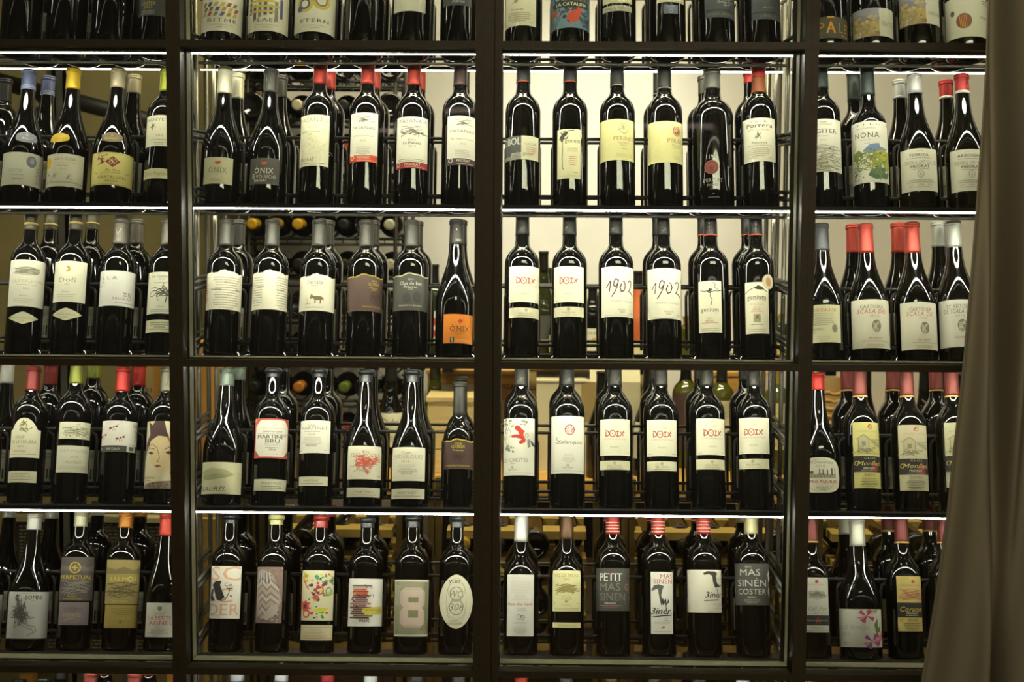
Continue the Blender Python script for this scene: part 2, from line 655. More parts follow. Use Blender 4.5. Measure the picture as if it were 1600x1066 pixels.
def stroke(pts, w):
    """thick polyline as triangles"""
    P = np.array(pts, float)
    out = []
    for i in range(len(P) - 1):
        d = P[i + 1] - P[i]
        L = math.hypot(*d)
        if L < 1e-9:
            continue
        n = np.array([-d[1], d[0]]) / L * w / 2
        e = d / L * w * .2
        q = [P[i] + n - e, P[i + 1] + n + e, P[i + 1] - n + e, P[i] - n - e]
        out += [[q[0], q[1], q[2]], [q[0], q[2], q[3]]]
    return np.array(out) if out else np.zeros((0, 3, 2))


def ring(cx, cy, rx, ry, w=None, n=22, a0=0, a1=2 * math.pi):
    pts = [(cx + rx * math.cos(a0 + (a1 - a0) * i / n), cy + ry * math.sin(a0 + (a1 - a0) * i / n)) for i in range(n + 1)]
    if w:
        return stroke(pts, w)
    return np.array([[(cx, cy), pts[i], pts[i + 1]] for i in range(n)])


def draw(it, Wd, Hg, px):
    """one print item -> [(triangles, colour)]; u, v run 0..1 from the top left of the label, px is metres per photo pixel"""
    k = it[0]
    X = lambda u: (u - .5) * Wd
    Y = lambda v: (.5 - v) * Hg
    if k == 'T':                             # text: s, u, v, height px, colour, width fraction, flags
        _, s, u, v, h, c = it[:6]
        w = it[6] if len(it) > 6 else None
        fl = it[7] if len(it) > 7 else 's'
        A, tw = text_tris(s, h * px, fl)
        if not len(A):
            return []
        if w:
            A = A.copy()
            A[:, :, 0] *= w * Wd / tw
        A[:, :, 0] += X(u)
        A[:, :, 1] += Y(v) - h * px / 2
        return [(A, c)]
    if k == 'M':                             # small print: u, v, width, lines, pitch px, colour
        _, u, v, w, n, p, c = it
        rnd = random.Random(int(u * 100 + v * 1000 + n))
        out = []
        for i in range(n):
            yy = Y(v) - i * p * px
            ww = w * Wd * (1 if n < 3 or i < n - 1 else .6) * rnd.uniform(.8, 1)
            x = X(u) - ww / 2
            e = x + ww
            while x < e - .0006:
                l = min(rnd.uniform(.0012, .0042), e - x)
                q = [(x, yy), (x + l, yy), (x + l, yy - p * px * .42), (x, yy - p * px * .42)]
                out += [[q[0], q[1], q[2]], [q[0], q[2], q[3]]]
                x += l + .0007
        return [(np.array(out), c)]
    if k == 'R':
        _, u0, v0, u1, v1, c = it
        q = [(X(u0), Y(v0)), (X(u1), Y(v0)), (X(u1), Y(v1)), (X(u0), Y(v1))]
        return [(np.array([[q[0], q[1], q[2]], [q[0], q[2], q[3]]]), c)]
    if k == 'E':                             # ellipse: u, v, rx px, ry px, colour, line width px
        _, u, v, rx, ry, c = it[:6]
        w = it[6] if len(it) > 6 else None
        return [(ring(X(u), Y(v), rx * px, ry * px, w * px if w else None), c)]
    if k == 'P':
        return [(tess([(X(a), Y(b)) for a, b in it[1]]), it[2])]
    if k == 'L':
        return [(stroke([(X(a), Y(b)) for a, b in it[1]], it[2] * px), it[3])]
    if k == 'D':                             # scatter: u0 v0 u1 v1 n size px colours seed
        _, u0, v0, u1, v1, n, s, cs, seed = it
        rnd = random.Random(seed)
        out = []
        for i in range(n):
            a, b = X(rnd.uniform(u0, u1)), Y(rnd.uniform(v0, v1))
            r = s * px * rnd.uniform(.5, 1.1)
            t0 = rnd.uniform(0, 6.3)
            m = rnd.choice((3, 4, 6, 8))
            pts = [(a + r * math.cos(t0 + 6.283 * j / m), b + r * rnd.uniform(.7, 1) * math.sin(t0 + 6.283 * j / m)) for j in range(m)]
            out.append((np.array([[pts[0], pts[j], pts[j + 1]] for j in range(1, m - 1)]), rnd.choice(cs)))
        return out
    if k == 'V':                             # scribble: u v ru rv n width px colour seed
        _, u, v, ru, rv, n, w, c, seed = it
        rnd = random.Random(seed)
        out = []
        for i in range(n):
            a, r = rnd.uniform(0, 6.3), rnd.uniform(0, .8)
            x, y = X(u) + ru * Wd * r * math.cos(a), Y(v) + rv * Hg * r * math.sin(a)
            pts = [(x, y)]
            d = rnd.uniform(0, 6.3)
            for j in range(6):
                d += rnd.uniform(-1, 1)
                x += math.cos(d) * ru * Wd * .16
                y += math.sin(d) * rv * Hg * .2
                pts.append((x, y))
            out.append(stroke(pts, w * px))
        return [(np.concatenate(out), c)]
    if k == 'H':                             # hills: u0 v0 u1 v1 n width px colour seed
        _, u0, v0, u1, v1, n, w, c, seed = it
        rnd = random.Random(seed)
        out = []
        for i in range(n):
            b = v0 + (v1 - v0) * (i + .5) / n
            ph, fq = rnd.uniform(0, 6), rnd.uniform(4, 9)
            a0, a1 = sorted((rnd.uniform(u0, u0 + (u1 - u0) * .3), rnd.uniform(u1 - (u1 - u0) * .3, u1)))
            pts = [(X(a0 + (a1 - a0) * j / 14), Y(b + (v1 - v0) / n * .8 * math.sin(ph + fq * j / 14) + rnd.uniform(-1, 1) * (v1 - v0) * .02)) for j in range(15)]
            out.append(stroke(pts, w * px))
        return [(np.concatenate(out), c)]
    if k == 'W':                             # emblem: u v radius px colour
        _, u, v, r, c = it
        out = [ring(X(u), Y(v), r * px, r * px, r * px * .22)]
        for a in (0.3, 1.35, 2.4):
            dx, dy = math.cos(a) * r * px * .8, math.sin(a) * r * px * .8
            out.append(stroke([(X(u) - dx, Y(v) - dy), (X(u) + dx, Y(v) + dy)], r * px * .2))
        return [(np.concatenate(out), c)]
    return []


def shape_fn(shape):
    """top(u) and bottom(u) of a label outline, v from 0 (top) to 1"""
    if shape == 'torn':
        def top(u):
            return .03 + .018 * math.sin(u * 9) + .014 * math.sin(u * 23 + 1) - .035 * math.exp(-((u - .5) / .13) ** 2) + .01 * math.sin(u * 61)
        return top, lambda u: 1
    if shape == 'bell':
        return (lambda u: .30 * min(1, (abs(u - .5) / .40) ** 2.2)), (lambda u: 1)
    if shape == 'diamond':
        f = lambda u: .5 * min(1, max(0, (abs(u - .5) * 2)) ** 1.15 * .93 + .02)
        return (lambda u: f(u)), (lambda u: 1 - f(u))
    if shape == 'hex':
        f = lambda u: .30 * max(0, abs(u - .5) * 2 - .25) if abs(u - .5) < .46 else .30 + (abs(u - .5) - .46) * 3
        return f, (lambda u: 1 - f(u) * .75)
    if shape == 'lozenge':
        f = lambda u: .5 - .5 * max(0.02, (1 - (abs(u - .5) * 2) ** 1.7)) ** .8 if abs(u - .5) < .499 else .46
        return f, (lambda u: 1 - f(u))
    if shape == 'round':
        f = lambda u: .5 - .5 * max(0.0, 1 - (abs(u - .5) * 2) ** 3.2) ** .5
        return (lambda u: f(u)), (lambda u: 1 - f(u) * .8)
    if shape == 'oval':
        f = lambda u: .5 - .5 * max(0.0, 1 - (abs(u - .5) * 2) ** 2) ** .5
        return f, (lambda u: 1 - f(u))
    return (lambda u: 0), (lambda u: 1)


class Spot:
    """where a bottle stands: maps (phi, height) on its surface to the world and the photo"""

    def __init__(s, x, y, z, kind, R, H, lean=LEAN):
        s.o = Vector((x, y, z))
        s.lean = lean
        s.M = Matrix.Rotation(-lean, 3, 'X')
        s.kind, s.R, s.H = kind, R, H
        s.r = rfun(kind, R, H)
        s.off = math.atan2(-x, y)

    def p(s, phi, h):
        r = s.r(h)
        return s.o + s.M @ Vector((r * math.sin(phi), -r * math.cos(phi), h))

    def h_at(s, phi, py, lo=0.0, hi=None):
        hi = hi or s.H
        for _ in range(26):
            m = (lo + hi) / 2
            if pix(s.p(phi, m))[1] > py:
                lo = m
            else:
                hi = m
        return (lo + hi) / 2

    def phi_at(s, h, px):
        lo, hi = s.off - 1.32, s.off + 1.32
        for _ in range(26):
            m = (lo + hi) / 2
            if pix(s.p(m, h))[0] < px:
                lo = m
            else:
                hi = m
        return (lo + hi) / 2


def np_mesh(name, chunks, smooth=False):
    """chunks: [(N x 3 x 3 triangles, colour)] -> one mesh with a material per colour"""
    chunks = [c for c in chunks if len(c[0])]
    V = np.concatenate([c[0].reshape(-1, 3) for c in chunks])
    n = len(V) // 3
    me = bpy.data.meshes.new(name)
    me.vertices.add(len(V))
    me.vertices.foreach_set('co', V.ravel())
    me.loops.add(n * 3)
    me.loops.foreach_set('vertex_index', np.arange(n * 3, dtype=np.int32))
    me.polygons.add(n)
    me.polygons.foreach_set('loop_start', np.arange(0, n * 3, 3, dtype=np.int32))
    cols, mi = [], []
    for T, c in chunks:
        if c not in cols:
            cols.append(c)
            me.materials.append(mat(c, 0.62, 0.5 if c == 'c9a83a' else 0.0, name='ink'))
        mi += [cols.index(c)] * len(T)
    me.polygons.foreach_set('material_index', np.array(mi, dtype=np.int32))
    if smooth:
        me.polygons.foreach_set('use_smooth', [True] * n)
    me.update(calc_edges=True)
    me.validate()
    return me


def wrap(sp, T, phic, hc, eps):
    """label plane (s along the arc, t up) -> bottle surface"""
    if not len(T):
        return np.zeros((0, 3, 3))
    s, t = T[..., 0].ravel(), T[..., 1].ravel()
    h = hc + t
    hs = np.linspace(h.min() - 1e-4, h.max() + 1e-4, 40)
    rs = np.array([sp.r(a) for a in hs])
    r = np.interp(h, hs, rs)
    phi = phic + s / sp.R
    r = r + eps
    return np.stack([r * np.sin(phi), -r * np.cos(phi), h], -1).reshape(-1, 3, 3)


def put_label(sp, root, spec, name='label', phis=None):
    xl, xr, yt, yb, colr = spec[:5]
    shape = spec[5] if len(spec) > 5 else ''
    items = spec[6] if len(spec) > 6 else []
    if phis:                                  # explicit: phi0, phi1, h0, h1
        p0, p1, h0, h1 = phis
    else:
        pc = sp.off
        for _ in range(3):
            h1, h0 = sp.h_at(pc, yt), sp.h_at(pc, yb)
            hm = (h0 + h1) / 2
            p0, p1 = sp.phi_at(hm, xl), sp.phi_at(hm, xr)
            pc = (p0 + p1) / 2
        h0 = max(h0, .004)
        h1 = sp.h_at(pc, yt)
    Wd, Hg = (p1 - p0) * sp.R, h1 - h0
    phic, hc = (p0 + p1) / 2, (h0 + h1) / 2
    px = Hg / max(yb - yt, 1e-6)
    top, bot = shape_fn(shape)
    nc, nr = (36 if shape else 22), (8 if sp.r(h1) < sp.R * .995 else 2)
    tr = []
    if colr:
        us = [i / nc for i in range(nc + 1)]
        for i in range(nc):
            a, b = us[i], us[i + 1]
            for j in range(nr):
                def g(u, w):
                    v = top(u) + (bot(u) - top(u)) * w
                    return ((u - .5) * Wd, (.5 - v) * Hg)
                w0, w1 = j / nr, (j + 1) / nr
                q = [g(a, w1), g(b, w1), g(b, w0), g(a, w0)]
                tr += [[q[0], q[1], q[2]], [q[0], q[2], q[3]]]
        A = wrap(sp, np.array(tr), phic, hc, .0003)
        lab = link(name, np_mesh(name, [(A, colr)]), root)
    else:
        lab = root
    ch = []
    for i, it in enumerate(items):
        for T, c in draw(it, Wd, Hg, px):
            ch.append((wrap(sp, refine(T), phic, hc, .00042 + i * .000028), c))
    if ch:
        link('print', np_mesh('print', ch), lab)
    return lab


# ---------------------------------------------------------------- bottles on the racks
ORD = ['first', 'second', 'third', 'fourth', 'fifth', 'sixth', 'seventh']
SHELF = ['top', 'second', 'third', 'fourth', 'fifth', 'bottom']
PANE_NAME = {'A': 'far left pane', 'B': 'left middle pane', 'C': 'right middle pane', 'D': 'far right pane'}
PANE_RACK = {'A': 'far left', 'B': 'middle', 'C': 'middle', 'D': 'far right'}
BASE_PY = [79, 318, 558, 796, 1028, 1270]
COUNT = {}
BACK_ITEMS = [('M', .5, .10, .8, 5, 3.2, '6f6a5c'), ('R', .12, .60, .16, .92, '3a3630'), ('R', .19, .60, .21, .92, '3a3630'), ('R', .24, .60, .29, .92, '3a3630'), ('R', .32, .60, .34, .92, '3a3630'),
              ('R', .37, .60, .41, .92, '3a3630'), ('R', .6, .60, .64, .92, '3a3630'), ('R', .67, .60, .69, .92, '3a3630'), ('R', .73, .60, .78, .92, '3a3630'), ('R', .82, .60, .86, .92, '3a3630')]


def bottle(row, pane, x, ytop, kind, cap, labels, desc, rear=True, R=None, capart=None, back='b5b19c', gl='black', counted=True, hmax=.3285, bodyart=None, neck=None):
    R = R or RADIUS[kind]
    k = row
    z = shelf_z(k) + .0094 - R * math.sin(LEAN)
    by = BASE_Y
    X = at(x, BASE_PY[row], by).x
    sp = Spot(X, by, z, kind, R, .30)
    # height from the photo
    lo, hi = .20, hmax
    for _ in range(22):
        m = (lo + hi) / 2
        sp2 = Spot(X, by, z, kind, R, m)
        if pix(sp2.p(sp.off, m))[1] > ytop:
            lo = m
        else:
            hi = m
    H = round((lo + hi) / 2 / .004) * .004
    H = min(H, hmax)
    sp = Spot(X, by, z, kind, R, H)
    n = COUNT.get((row, pane), 0)
    if counted:
        COUNT[(row, pane)] = n + 1
        where = '%s from left, %s shelf, %s' % (ORD[n], SHELF[row], PANE_NAME[pane])
    else:
        where = 'at the left picture edge, %s shelf' % SHELF[row]
    root = thing('wine_bottle', desc + ', ' + where, 'bottle', (X, by, z), (-LEAN, 0, 0), 'wine bottles, %s shelf' % SHELF[row])
    link('glass_body', body_mesh(kind, R, H, gl), root)
    cm = None
    if cap:
        hc = sp.h_at(sp.off, cap[1])
        hc = min(hc, H - .016)
        cm = cap_mesh(kind, R, H, hc, cap[2] if len(cap) > 2 else 'lip', cap[0], cap[3] if len(cap) > 3 else None)
        co = link('capsule', cm, root)
        if capart:
            put_label(sp, co, capart)
    for i, l in enumerate(labels):
        put_label(sp, root, l, 'label' if i == 0 else 'small_label')
    if neck:
        put_label(sp, root, neck, 'backlit_neck')  # amber patch: light shining through the empty neck put into colour
    if bodyart:
        put_label(sp, bpy_first(root), bodyart)
    hoop(X, k, 0, rack[PANE_RACK[pane]])
    if rear:
        Xr = X + random.Random(int(x * 7 + row)).uniform(-.002, .002)
        rr = thing('wine_bottle', 'dark bottle standing behind the one ' + where, 'bottle', (Xr, by + REAR_DY, z), (-LEAN, 0, 0), 'rear bottles, %s shelf' % SHELF[row])
        link('glass_body', body_mesh(kind, R, H, gl), rr)
        if cm:
            link('capsule', cm, rr)
        if back:
            spr = Spot(Xr, by + REAR_DY, z, kind, R, H)
            key = (kind, H, round(R, 4), back)
            if key not in BACKS:
                lb = put_label(spr, rr, (0, 52, 0, 66, back, '', BACK_ITEMS), 'back_label', phis=(-.95, .95, .026, .096))
                BACKS[key] = lb
            else:
                src = BACKS[key]
                c = src.copy()
                COL.objects.link(c)
                c.parent = rr
                for g in src.children:
                    d = g.copy()
                    COL.objects.link(d)
                    d.parent = c
        hoop(Xr, k, REAR_DY, rack[PANE_RACK[pane]])
    return root


def bpy_first(root):
    return [c for c in bpy.data.objects if c.parent == root and c.name.startswith('glass_body')][0]


BACKS = {}
INK, GRY, RED, DRK = '453f34', '8a846f', 'b0352c', '2e2d2a'


def strip_lab(xl, xr, yt, yb, c='e6e2bc', name='', ink=GRY):
    return (xl, xr, yt, yb, c, '', [('W', .5, .25, 2.2, ink), ('T', name, .5, .58, (yb - yt) * .16, ink, .4), ('M', .5, .80, .5, 1, 2, ink)])
# ---------------------------------------------------------------- top shelf (only the lower halves show)
BL = '343433'
bottle(0, 'A', 30, -160, 'burg', (BL, -110), [], 'broad dark bottle without visible label')
bottle(0, 'A', 101, -160, 'burg', (BL, -110), [], 'broad dark bottle without visible label')
bottle(0, 'A', 172, -160, 'burg', (BL, -110), [], 'broad dark bottle without visible label', back=None)
bottle(0, 'A', 241, -160, 'bord', (BL, -110), [(215, 263, -40, 24, '4c4a42', '', [
    ('T', 'COSTER', .42, .70, 4.5, 'd6c234', .42), ('T', '2013', .42, .79, 4, 'd6c234', .26), ('T', 'PRIORAT', .42, .89, 3, 'b8b6a8', .42), ('M', .42, .94, .4, 1, 2, 'b8b6a8')])], 'dark bottle, grey label, yellow lettering')
PC = ['8a7a5c', 'c2b13c', '5c5070', 'a8503c', 'b89a3c']
ritme = [('P', [(.13 + (i % 6) * .12 + (j % 2) * .03, .50 + j * .085), (.20 + (i % 6) * .12 + (j % 2) * .03, .50 + j * .085), (.16 + (i % 6) * .12 + (j % 2) * .03 - .05 * (j > 2), .57 + j * .085), (.09 + (i % 6) * .12 + (j % 2) * .03 - .05 * (j > 2), .57 + j * .085)], PC[(i * 2 + j * 3) % 5]) for j in range(3) for i in range(6)]
bottle(0, 'B', 344, -155, 'burg', (BL, -110), [(312.5, 379, -40, 48, 'e2dfc4', '', ritme + [('T', 'RITME', .5, .81, 5, INK, .56, 'sw'), ('M', .5, .89, .5, 1, 2, 'b0ab94'), ('M', .5, .93, .2, 1, 2, 'b0856c')])], 'broad bottle, cream label, slanted coloured bars', R=.0425)
plaer = [('R', .10 + i * .105, .42 + ((i * 5) % 3) * .06, .165 + i * .105, .70 + ((i * 7) % 4) * .03, ['5c5478', '5c5478', '8a8070'][i % 3]) for i in range(7)] + [('R', .1, .46 + j * .09, .62 + .1 * (j % 2), .50 + j * .09, 'cdbb3c') for j in range(3)]
bottle(0, 'B', 417, -155, 'burg', (BL, -110), [(385, 451, -40, 48, 'e2dfc4', '', plaer + [('T', 'PLAER', .46, .81, 5, INK, .52, 'sw'), ('M', .5, .89, .5, 1, 2, 'b0ab94'), ('M', .5, .93, .2, 1, 2, 'b0856c')])], 'broad bottle, label with violet and yellow blocks', R=.0425)
etern = [('E', .30, .52, 11, 11, 'cdbb3c', 4), ('E', .30, .52, 7, 7, '5c5478', 3), ('E', .62, .46, 12, 12, 'cdbb3c', 4), ('E', .62, .46, 8, 8, '8a7a5c', 3), ('E', .2, .60, 5, 5, '5c5478'), ('E', .62, .46, 5, 5, 'd8d4b8')]
bottle(0, 'B', 490, -155, 'burg', (BL, -110), [(461, 525, -40, 49, 'e2dfc4', '', etern + [('T', 'ETERN', .5, .81, 5, INK, .56, 'sw'), ('M', .5, .89, .5, 1, 2, 'b0ab94'), ('M', .5, .93, .2, 1, 2, 'b0856c')])], 'broad bottle, label with yellow and violet rings', R=.0425)
bottle(0, 'B', 567, -160, 'burg', (BL, -110), [], 'broad dark bottle without visible label', back='9a9684')
bottle(0, 'B', 641, -160, 'burg', (BL, -110), [(617, 665, -60, 17, 'cfcdb4', '', [('M', .5, .3, .7, 3, 8, GRY)])], 'broad bottle with plain pale green label', R=.0400)
bottle(0, 'B', 715, -160, 'tall', (BL, -110), [(693, 737, -50, 8, '4c4c48', '', [('T', 'Ax/ee', .55, .88, 5, 'c8c6ba', .4, 'i')])], 'tall dark bottle with dark grey label', back=None)
bottle(0, 'C', 817, -160, 'bord', (BL, -110), [(790, 837.6, -40, 40, 'dcd8b4', '', [('V', .45, .52, .1, .06, 9, .7, INK, 3), ('T', 'Priorat', .45, .68, 3.5, INK, .36), ('M', .5, .74, .7, 5, 3.2, '8a8670'), ('T', '14%', .85, .93, 2.4, 'b0553c')])], 'dark bottle with cream small-print label', back=None)
cat = [('D', 0.02, .1, .98, .98, 26, 5, ['5f7c86', '3e5058', '8fa4a8', '2c3a3c'], 4), ('V', .5, .5, .5, .45, 46, 1.1, '2c3a3c', 5), ('V', .7, .75, .3, .25, 16, 1.4, '34464a', 6),
       ('P', [(.42, .80), (.5, .70), (.62, .66), (.68, .56), (.74, .64), (.7, .76), (.66, .86), (.5, .92), (.46, .86)], 'cc4a2c'), ('P', [(.06, .70), (.16, .66), (.26, .68), (.2, .76), (.1, .78)], 'cc4a2c'), ('P', [(.14, .22), (.26, .12), (.34, .22), (.22, .34)], 'cc4a2c'),
       ('R', .16, .50, .9, .62, '2e2f2c'), ('T', 'LA CATALINA', .53, .56, 5, 'd8d2a4', .66, 'b')]
bottle(0, 'C', 891, -160, 'burg', (BL, -110), [(861, 924.7, -40, 43, '6f8c98', '', cat)], 'blue jungle-leaf label with red flowers', R=.0400, back=None)
bottle(0, 'C', 966, -160, 'tall', (BL, -110), [(942, 987, -60, 4, 'd4d0a8'), (942, 987, 8, 17, 'b5b294', '', [('T', 'TENDRAL RESERVA', .5, .5, 3, '7a7662', .8)])], 'bottle with cream label above narrow grey band', back=None)
bottle(0, 'C', 1044, -160, 'tall', (BL, -110), [(1027, 1067.6, -60, 3, 'd4d0a8'), (1037, 1059, 7, 21, '6a7484', '', [('E', .5, .72, 2.5, 2.5, 'aeb2b4', 1), ('M', .5, .15, .6, 2, 3, 'aeb2b4')])], 'bottle with cream label and small blue tag')
bottle(0, 'C', 1121, -160, 'bord', (BL, -110), [(1101, 1148, -40, 27, '454a4c', '', [('V', .6, .66, .28, .08, 14, .8, '8f9184', 8), ('R', 0, .82, 1, .845, '22211f'), ('T', 'FINCA L ARGUDA', .5, .92, 3.4, '85846c', .8)])], 'dark slate label with pale tree drawing', back=None)
bottle(0, 'C', 1193, -160, 'bord', (BL, -110), [(1174, 1220, -40, 30, '4a4f50', '', [('V', .5, .3, .2, .1, 8, .8, '8f9184', 9), ('T', 'BRUTIA', .5, .74, 2.6, 'a8a04c', .3), ('R', 0, .84, 1, .86, '22211f'), ('T', 'L ARGUDA', .5, .93, 3.2, '85846c', .5)])], 'dark slate label with small gold word', back=None)
bottle(0, 'D', 1294, -160, 'burg', (BL, -110), [(1264, 1325.5, 26, 59, '4a4833', '', [('V', .08, .5, .12, .5, 18, .8, 'b0ac94', 2), ('T', 'P', .32, .5, 17, 'a87a28', .17, ''), ('T', 'A', .53, .5, 18, 'd8921e', .2, 'b'), ('R', .46, -.02, .6, .06, 'd8921e'), ('T', 'L', .75, .5, 16, 'a87a28', .1, ''), ('T', 'ET', .92, .5, 15, 'c8861e', .14, ''), ('T', 'de nas', .86, .86, 3, 'c8c4a8', .2)])], 'olive label with big orange and gold letters', R=.0415)
paint = [('R', 0, 0, .60, 1, 'a8946c'), ('R', 0, 0, .60, .34, '9a98a0'), ('P', [(0, .30), (.2, .20), (.4, .30), (.6, .24), (.6, .5), (0, .55)], '8a8494'), ('P', [(0, .5), (.25, .42), (.6, .55), (.6, .8), (0, .78)], 'b09c58'), ('D', 0.02, .3, .58, .95, 60, 4, ['b8a05c', '8c7440', 'c8b47c', '948a88', 'a08a50'], 12), ('D', .02, .82, .3, .95, 8, 2.2, ['d0c8b0'], 3)]
bottle(0, 'D', 1365, -160, 'burg', (BL, -110), [(1332.5, 1396, 12, 56, 'd2cfb8', '', paint + [('T', 'ESPECTACLE', .82, .58, 5, '85816c', .34), ('M', .8, .47, .3, 1, 2, '85816c')])], 'landscape painting label low on dark bottle', R=.0425)
bottle(0, 'D', 1438, -160, 'burg', (BL, -110), [(1405, 1469, -12, 37, 'd2cfb8', '', paint + [('T', 'ESPECTACLE', .82, .66, 5, '85816c', .34)])], 'landscape painting label set higher on dark bottle', R=.0425)
bottle(0, 'D', 1512, -160, 'burg', (BL, -110), [(1477.6, 1545, -6, 57, 'd2cfb6', '', [('E', .22, .38, 3.5, 4.5, '5a5444'), ('E', .44, .60, 11.5, 12, '6a5a48'), ('E', .44, .60, 10, 10.5, '8c4a30')] + [('L', [(.36 + i * .03, .46), (.38 + i * .028, .76)], .8, 'c89a34') for i in range(5)] + [('T', 'acinum', .88, .5, 5, '6f6a5c', .26), ('M', .9, .08, .2, 2, 4, GRY)])], 'white label with big rust-red dot', R=.0425)

# ---------------------------------------------------------------- second shelf
bottle(1, 'A', -40, 112, 'bord', (BL, 150), [], 'dark bottle cut off', counted=False, rear=True)
bottle(1, 'A', 30.5, 107, 'burg', ('6b7398', 139, 'lip', ((.02, .05, '9aa0b8'), (.1, .13, '9aa0b8'), (.18, .21, '9aa0b8'))), [(3.5, 65.5, 238, 289, 'c2bfa6', '', [
    ('E', .67, .26, 8, 9, '6a6c74'), ('E', .69, .24, 4, 5, '8a8c94'), ('T', 'STATSA', .36, .56, 5, '9a967e', .3), ('M', .4, .68, .3, 1, 2, GRY), ('T', 'PRIORAT', .42, .82, 2.6, INK, .2), ('D', .76, .2, .95, .9, 34, 1.1, ['5a564a'], 5)]),
    (25, 58, 206.6, 222.6, '7e7f84', 'hex', [('T', 'BAILLET', .55, .6, 3.2, 'c8c8c0', .5), ('E', .5, .25, 1.4, 1.4, 'c8c8c0', .6)])], 'blue-capped bottle, white label with grey moon', R=.0415)
bottle(1, 'A', 101, 106, 'burg', ('d4b01e', 138), [(70, 130, 240, 291, 'c9c6a8', '', [
    ('E', .1, .26, 7, 9, 'd0ac20'), ('T', 'Llum d ALENA', .52, .15, 4, '7a7666', .5), ('M', .52, .26, .55, 1, 2, 'c4b070'), ('T', 'PRIORAT', .5, .37, 2.4, GRY, .25), ('M', .52, .46, .2, 1, 2, 'c4a040'),
    ('L', [(.02, .9), (.2, .86), (.4, .88), (.7, .86), (.98, .9)], .7, '6a6658'), ('V', .32, .72, .08, .12, 5, .7, '6a6658', 3), ('V', .62, .74, .08, .1, 5, .7, '6a6658', 4), ('L', [(.12, .88), (.12, .62)], .7, '6a6658'), ('V', .12, .6, .1, .08, 4, .7, '6a6658', 6)]),
    (80, 108.6, 208, 222, 'c8a81c', 'hex', [('T', 'BAILLET', .6, .6, 2.6, 'a08414', .5)])], 'yellow-capped bottle, cream label with tiny drawings', rear=False)
bottle(1, 'A', 172, 105, 'burg', ('b3a684', 136), [(140, 207.6, 238, 289, 'd8cd78', '', [
    ('R', .02, .02, .98, .035, 'a89c54'), ('R', .02, .965, .98, .98, 'a89c54'), ('P', [(.36, .28), (.5, .12), (.64, .28), (.5, .46)], '8c3c34'), ('P', [(.36, .3), (.2, .12), (.3, .3), (.18, .42)], '8c3c34'), ('V', .5, .28, .1, .12, 8, .8, 'd8cd78', 5), ('V', .3, .22, .12, .12, 8, 1, '8c3c34', 8), ('T', 'Rs Ors', .5, .54, 3.4, '8c3c34', .26, 'i'), ('M', .5, .61, .3, 1, 2, '7a6c3c'),
    ('T', 'GRATALLOPS', .5, .76, 4.6, '6a5e34', .54), ('T', 'PRIORAT', .5, .88, 2.8, '6a5e34', .24), ('V', .2, .64, .1, .05, 3, .6, 'b07a50', 2), ('V', .8, .62, .1, .05, 3, .6, 'b07a50', 4)]),
    (159, 192, 207, 221.4, '76684a', 'hex', [('T', 'BAILLET', .5, .62, 3.4, 'c8a83c', .62), ('E', .5, .28, 1.2, 1.2, 'c8a83c', .6)])], 'beige-capped bottle, yellow label with red fish', R=.0425)
bottle(1, 'A', 250, 105, 'bord', ('a9ad34', 142), [(224, 276, 179.7, 228, 'dcd8b4', '', [
    ('T', 'MANYETES', .48, .14, 4.4, '6f6a54', .86), ('V', .3, .36, .10, .08, 10, .8, '5a5644', 4), ('L', [(.3, .36), (.3, .48)], 1, '5a5644'), ('D', .2, .4, .9, .62, 14, .7, [GRY], 2), ('T', '2016', .5, .66, 3.2, GRY, .2), ('M', .5, .78, .7, 1, 2, GRY), ('M', .5, .88, .3, 2, 2.6, GRY)]),
    (222, 275, 263, 278.7, 'd6d2a0', '', [('T', 'Clos Mogador', .45, .5, 5, 'a08c5c', .6, 'i'), ('E', .1, .5, 2.5, 3, GRY, .7), ('E', .9, .5, 2.5, 3, GRY, .7)])], 'lime-capped bottle, cream label over narrow band', back=None)

def onix(dark, tx):
    return [('P', [(.40, .20), (.45, .13), (.5, .16), (.55, .12), (.6, .19), (.55, .26), (.5, .27), (.44, .26)], 'b8442c'), ('T', 'ÒNIX', .5, .48, 8, tx, .6, 'sw')] + ([('T', 'E', .18, .70, 8, tx, .09, ''), ('T', 'VOLUCIÓ', .57, .71, 5, tx, .62, 'w'), ('T', 'PRIORAT', .4, .87, 3.4, tx, .4)] if dark else [('T', '1960', .45, .72, 5, 'c4c0a0', .3), ('T', 'PRIORAT', .45, .87, 3, '8f8b6a', .34)])
bottle(1, 'B', 342, 105, 'burg', ('d6d2b4', 144.7), [(318.8, 363.4, 245.3, 287, 'aeab84', '', onix(0, '6a664a'))], 'cream-capped bottle, square olive label, red spot', R=.0418)
bottle(1, 'B', 415, 107, 'burg', ('57554c', 143), [(391, 436, 246.8, 287.6, '47443a', '', onix(1, 'd6d2bc'))], 'grey-capped bottle, square dark label, red spot', R=.0418, capart=(407, 424, 112, 138, None, '', [('T', 'H', .8, .4, 12, 'c8c6b8', .2, ''), ('T', 'S', .45, .45, 7, 'c8c6b8', .2, 's')]))
PR = 'b43a28'

